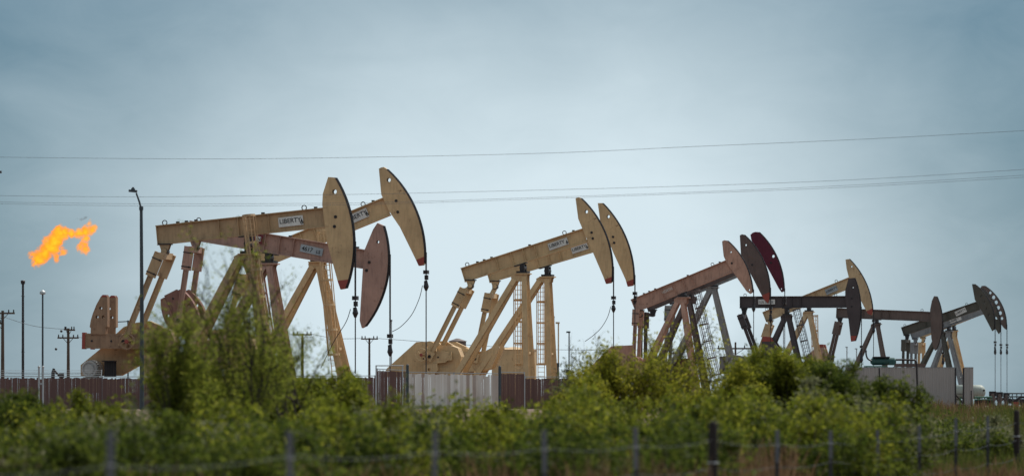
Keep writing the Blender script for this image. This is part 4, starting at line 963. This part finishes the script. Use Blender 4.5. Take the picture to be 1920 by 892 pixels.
def leaves(P, rng, length, width, droop=.45, dirs=None):
    n = len(P)
    d = rng.normal(size=(n, 3)); 
    if dirs is not None: d = d * .8 + dirs
    d[:, 2] -= droop; d /= np.linalg.norm(d, axis=1)[:, None]
    s = np.cross(d, rng.normal(size=(n, 3))); s /= np.linalg.norm(s, axis=1)[:, None]
    L_ = (length * rng.uniform(.6, 1.3, n))[:, None]; W_ = (width * rng.uniform(.7, 1.3, n))[:, None]
    a = P - s * W_ * .25; b = P + d * L_ * .5 - s * W_ * .5; c = P + d * L_; e = P + d * L_ * .5 + s * W_ * .5
    return np.stack([a, b, c, e], axis=1)
def bush(label, x, y, H, W, leaf='mesq', dens=1.0, wisp=.3, seed=0, group=None, name='mesquite_bush', cat='bush', llen=.10, lwid=.035, stems=7, lean=0, ks=(4, 4, 3), patch=1.6):
    """stems fan out from the base, fork, and carry leafy twigs; foliage sits in uneven clumps along them"""
    rng = np.random.default_rng(seed); g = gz(x, y)
    rt = thing(name, label, cat, (x, y, g - .03), 0, group)
    H0, W0 = H, W
    mb = MB(); pts_l = []; dir_l = []
    def grow(p, d, ln, r, lev):
        n = 5; P_ = [p]; rs = [r]
        for i in range(n):
            d = (d + Vector(rng.normal(size=3) * .16) + Vector((0, 0, .05 if lev < 2 else -.03))).normalized()
            P_.append(P_[-1] + d * ln / n); rs.append(r * (1 - .6 * (i + 1) / n))
        mb.tube(P_, rs, 5, cap=False)
        if lev >= 2:
            for i in range(len(P_) - 1):
                for q in (0.0, .5):
                    c_ = P_[i].lerp(P_[i + 1], q); pts_l.append(c_); dir_l.append(d)
        if lev == 1:
            for i in range(2, n + 1): pts_l.append(P_[i]); dir_l.append(d)
        if lev < 3:
            k = ks[lev]
            for i in range(k):
                t = rng.uniform(.35, 1.0); j = min(n - 1, int(t * n)); q = P_[j].lerp(P_[j + 1], t * n - j)
                a = rng.uniform(0, 2 * math.pi); sp = .85 if lev < 2 else 1.0
                nd = (d + Vector((math.cos(a) * sp, math.sin(a) * sp, rng.uniform(-.2, .55)))).normalized()
                grow(q, nd, ln * rng.uniform(.42, .62), r * .5, lev + 1)
    for i in range(stems):
        a = 2 * math.pi * (i + rng.uniform(-.3, .3)) / stems; sp = rng.uniform(.15, 1.0) * W / (2 * H) * 1.05
        d = Vector((math.cos(a) * sp + lean, math.sin(a) * sp, 1)).normalized()
        full = H * (1 - .35 * min(1, sp)) * rng.uniform(.62, .8)
        grow(Vector((math.cos(a) * .12 * W, math.sin(a) * .12 * W, 0)), d, full, .035 * H / 3 + .012, 0)
    A = np.array([tuple(p) for p in pts_l]); Dd = np.array([tuple(d) for d in dir_l])
    zs = H / np.percentile(A[:, 2], 99.3); xs = W * .5 / np.percentile(np.hypot(A[:, 0], A[:, 1]), 93)
    A = A * np.array([xs, xs, zs]); mb.v = [(v[0] * xs, v[1] * xs, v[2] * zs) for v in mb.v]
    mb.build('stems', BARK, rt)
    keep = rng.random(len(A)) < .92; A = A[keep]; Dd = Dd[keep]
    # clumps: each twig point carries a different amount of leaf
    per = np.clip(rng.gamma(patch, 1.6 / patch, len(A)) * 9 * dens, 0, 60).astype(int)
    top = np.clip(A[:, 2] / H, 0, 1.3); per = (per * (1 - wisp * np.clip((top - .38) / .42, 0, 1))).astype(int)
    idx = np.repeat(np.arange(len(A)), per)
    Pp = A[idx] + rng.normal(size=(len(idx), 3)) * .085 * (H / 3) ** .5
    Pp[:, 2] = np.maximum(Pp[:, 2], .03)
    V = leaves(Pp, rng, llen, lwid, dirs=Dd[idx] * .5)
    mesh_quads('foliage', V, LM[leaf], rt)
    return len(V)
def at(u, D): return (u - 960) * D / FPX
def HT(v, D, x): return EYE + (VH - v) * D / FPX - gz(x, D)
TOT = 0
def B_(label, u, D, vt, wpx, leaf='mesq', **kw):
    global TOT
    x = at(u, D); H = HT(vt, D, x); TOT += bush(label, x, D, H, wpx * D / FPX, leaf, seed=int(u * 13 + D), **kw)
# named mesquites
B_('tallest wispy mesquite rising in front of the largest pumpjack legs', 460, 88, 445, 250, 'lite', dens=.38, wisp=.8, stems=7, ks=(4, 4, 3), patch=.5, llen=.075, lwid=.024, name='mesquite_tree', cat='tree')
B_('loose mesquite just right of the street lamp foot', 322, 84, 570, 150, 'lite', dens=.40, wisp=.75, stems=7, ks=(4, 4, 3), patch=.5, llen=.08, lwid=.026, name='mesquite_tree', cat='tree')
B_('sparse arching mesquite with thin bare twigs right of the tallest one', 560, 92, 540, 220, 'lite', dens=.24, wisp=.55, stems=5, ks=(4, 3, 3), patch=.5, llen=.07, lwid=.022, name='mesquite_tree', cat='tree')
B_('yellow green mesquite in front of the salmon pumpjack belt guard', 1165, 118, 655, 190, 'yel', dens=.36, wisp=.4, stems=9, patch=.8)
B_('light green mesquite with tall shoots before the salmon pumpjack legs', 1270, 120, 598, 200, 'yel', dens=.2, wisp=.6, stems=8, patch=.6)
B_('thin pale mesquite sprig in the gap right of the middle pumpjacks', 1085, 126, 625, 90, 'pale', dens=.16, wisp=.7, stems=4)
B_('bright green mesquite below the near black pumpjack', 1470, 112, 664, 220, 'mesq', dens=.9, patch=.9, wisp=.3, stems=10)
B_('deep green mesquite covering the left end of the pale steel wall', 1598, 106, 690, 200, 'deep', dens=1.0, patch=.9, wisp=.3, stems=10)
B_('grey green mesquite between the bright one and the wall', 1545, 116, 700, 150, 'pale', dens=.8, wisp=.3, stems=8)
B_('green mesquite below the grey front legs', 1365, 110, 700, 170, 'yel', dens=.9, wisp=.3, stems=9)
B_('green mesquite left of the bleached fence panel', 620, 98, 708, 220, 'mesq', dens=.7, wisp=.3, stems=9, patch=.9)
B_('dull green mesquite in front of the far left fence', 50, 92, 745, 230, 'deep', dens=.9, wisp=.3, stems=9)
B_('dark mesquite below the three holed counterweight', 185, 95, 750, 200, 'mesq', dens=.7, wisp=.3, stems=9)
B_('yellow green mesquite left of the salmon machine and right of the brown fence', 1100, 112, 718, 130, 'yel', dens=.8, wisp=.4, stems=8)
B_('feathery mesquite reaching over the wall face with one long sideways shoot', 1668, 104, 715, 120, 'deep', dens=.3, patch=.7, wisp=.4, stems=8, lean=.2)
B_('loose green bush standing below the pink pumpjack', 375, 100, 680, 170, 'mesq', dens=.7, wisp=.4, stems=9)
B_('broad bush filling the base of the tallest mesquite', 505, 96, 685, 250, 'mesq', dens=.85, wisp=.3, stems=9)
# the continuous low thicket: one mass of scrub
def thicket(name, label, rows, leaf, seed, kind='stuff', dens=1.0):
    SM = MB(); rng = np.random.default_rng(seed); allV = []
    for (u0, u1, D0, D1, vt0, vt1, n) in rows:
        for i in range(n):
            f = rng.random(); u = u0 + (u1 - u0) * f; D = rng.uniform(D0, D1); vt = vt0 + (vt1 - vt0) * f + rng.uniform(-14, 22)
            x = at(u, D); H = max(.4, HT(vt, D, x)); W = H * rng.uniform(.7, 1.2); g = gz(x, D)
            # shoots fan out from the base; leafy clumps of very different sizes sit along them
            ns = int(rng.integers(5, 10)); C = []
            for k_ in range(ns):
                a_ = rng.uniform(0, 2 * math.pi); o_ = rng.random() ** .7 * W * .6; top_ = H * (1.05 - .5 * (o_ / (W * .6)) ** 2) * rng.uniform(.7, 1.0)
                b0 = Vector((x, D, g)); b1 = Vector((x + o_ * math.cos(a_), D + o_ * math.sin(a_), g + top_)); md = b0.lerp(b1, .55) + Vector((.15 * o_ * math.cos(a_), .15 * o_ * math.sin(a_), 0))
                SM.tube([b0, md, b1], [.016, .011, .005], 4, cap=False)
                for t_ in rng.uniform(.15, 1.0, 6):
                    q_ = b0.lerp(md, t_ * 2) if t_ < .5 else md.lerp(b1, t_ * 2 - 1); C.append(tuple(q_ + Vector(rng.normal(size=3) * .12)))
            C = np.array(C); nc = len(C)
            per = np.clip(rng.gamma(1.1, 1.0, nc) * 34 * dens, 2, 160).astype(int); idx = np.repeat(np.arange(nc), per)
            sg = rng.uniform(.05, .16, nc)[idx][:, None]
            P_ = C[idx] + rng.normal(size=(len(idx), 3)) * sg; P_[:, 2] = np.maximum(P_[:, 2], g + .02)
            allV.append(leaves(P_, rng, .11, .045, droop=.2))
    V = np.concatenate(allV); o = thing(name, label, 'scrub'); tag(o, kind=kind); mesh_quads('foliage', V, LM[leaf], o)
    SM.build('stems', BARK, o); return len(V)
TOT += thicket('scrub_thicket', 'continuous low green scrub thicket along the foot of the mesquites', [(-40, 300, 70, 110, 790, 780, 34), (250, 720, 68, 105, 772, 762, 46), (700, 1100, 75, 120, 764, 760, 50), (1050, 1400, 80, 118, 745, 735, 40), (1350, 1680, 80, 112, 735, 745, 34)], 'mesq', 5)
TOT += thicket('deep_scrub', 'darker scrub growing low behind the near wire fence', [(-40, 700, 60, 84, 812, 805, 60), (650, 1350, 66, 95, 805, 800, 54), (1300, 1720, 78, 100, 790, 785, 34), (1690, 1890, 105, 150, 778, 800, 16)], 'deep', 9)
TOT += thicket('pale_scrub', 'scattered grey green and dry sprigs through the thicket', [(650, 800, 70, 90, 765, 775, 5), (1480, 1680, 85, 104, 725, 735, 8), (0, 600, 66, 80, 800, 790, 8), (1700, 1900, 110, 150, 785, 800, 14)], 'pale', 21)
def grass(name, label, u0, u1, D0, D1, n, hgt, leaf, seed):
    rng = np.random.default_rng(seed); cl = n // 40
    cu = rng.uniform(u0, u1, cl); cd = rng.uniform(D0, D1, cl); cx = (cu - 960) * cd / FPX
    idx = np.repeat(np.arange(cl), 40); x = cx[idx] + rng.normal(size=len(idx)) * .16; y = cd[idx] + rng.normal(size=len(idx)) * .16
    z = np.array([gz(a, b) for a, b in zip(x, y)]); ch = rng.uniform(.5, 1.3, cl)[idx] * hgt
    h = ch * rng.uniform(.5, 1.1, len(idx)); a = rng.uniform(0, 2 * math.pi, len(idx)); b = rng.normal(size=len(idx)) * .3; b2 = rng.normal(size=len(idx)) * .3
    w_ = .012 + .01 * rng.random(len(idx)); P0 = np.stack([x, y, z - .02], 1); sx = np.stack([np.cos(a) * w_, np.sin(a) * w_, 0 * a], 1)
    T_ = P0 + np.stack([b * h, b2 * h, h], 1)
    V = np.stack([P0 - sx, P0 + sx, T_ + sx * .2, T_ - sx * .2], 1)
    o = mesh_quads(name, V, LM[leaf], None); tag(o, label, 'grass', kind='stuff'); return len(V)
TOT += grass('dry_grass', 'reddish dry grass on the bank at bottom right and under the near fence', 1250, 2000, 84, 220, 26000, .45, 'dry', 3)
TOT += grass('dry_grass', 'dry grass between the scrub across the bottom of the picture', -80, 1500, 62, 110, 26000, .75, 'dry', 13)
TOT += grass('green_grass', 'green grass and weeds below the pale steel wall', 1500, 2000, 95, 200, 42000, .5, 'gr', 4)
print('LEAVES', TOT)
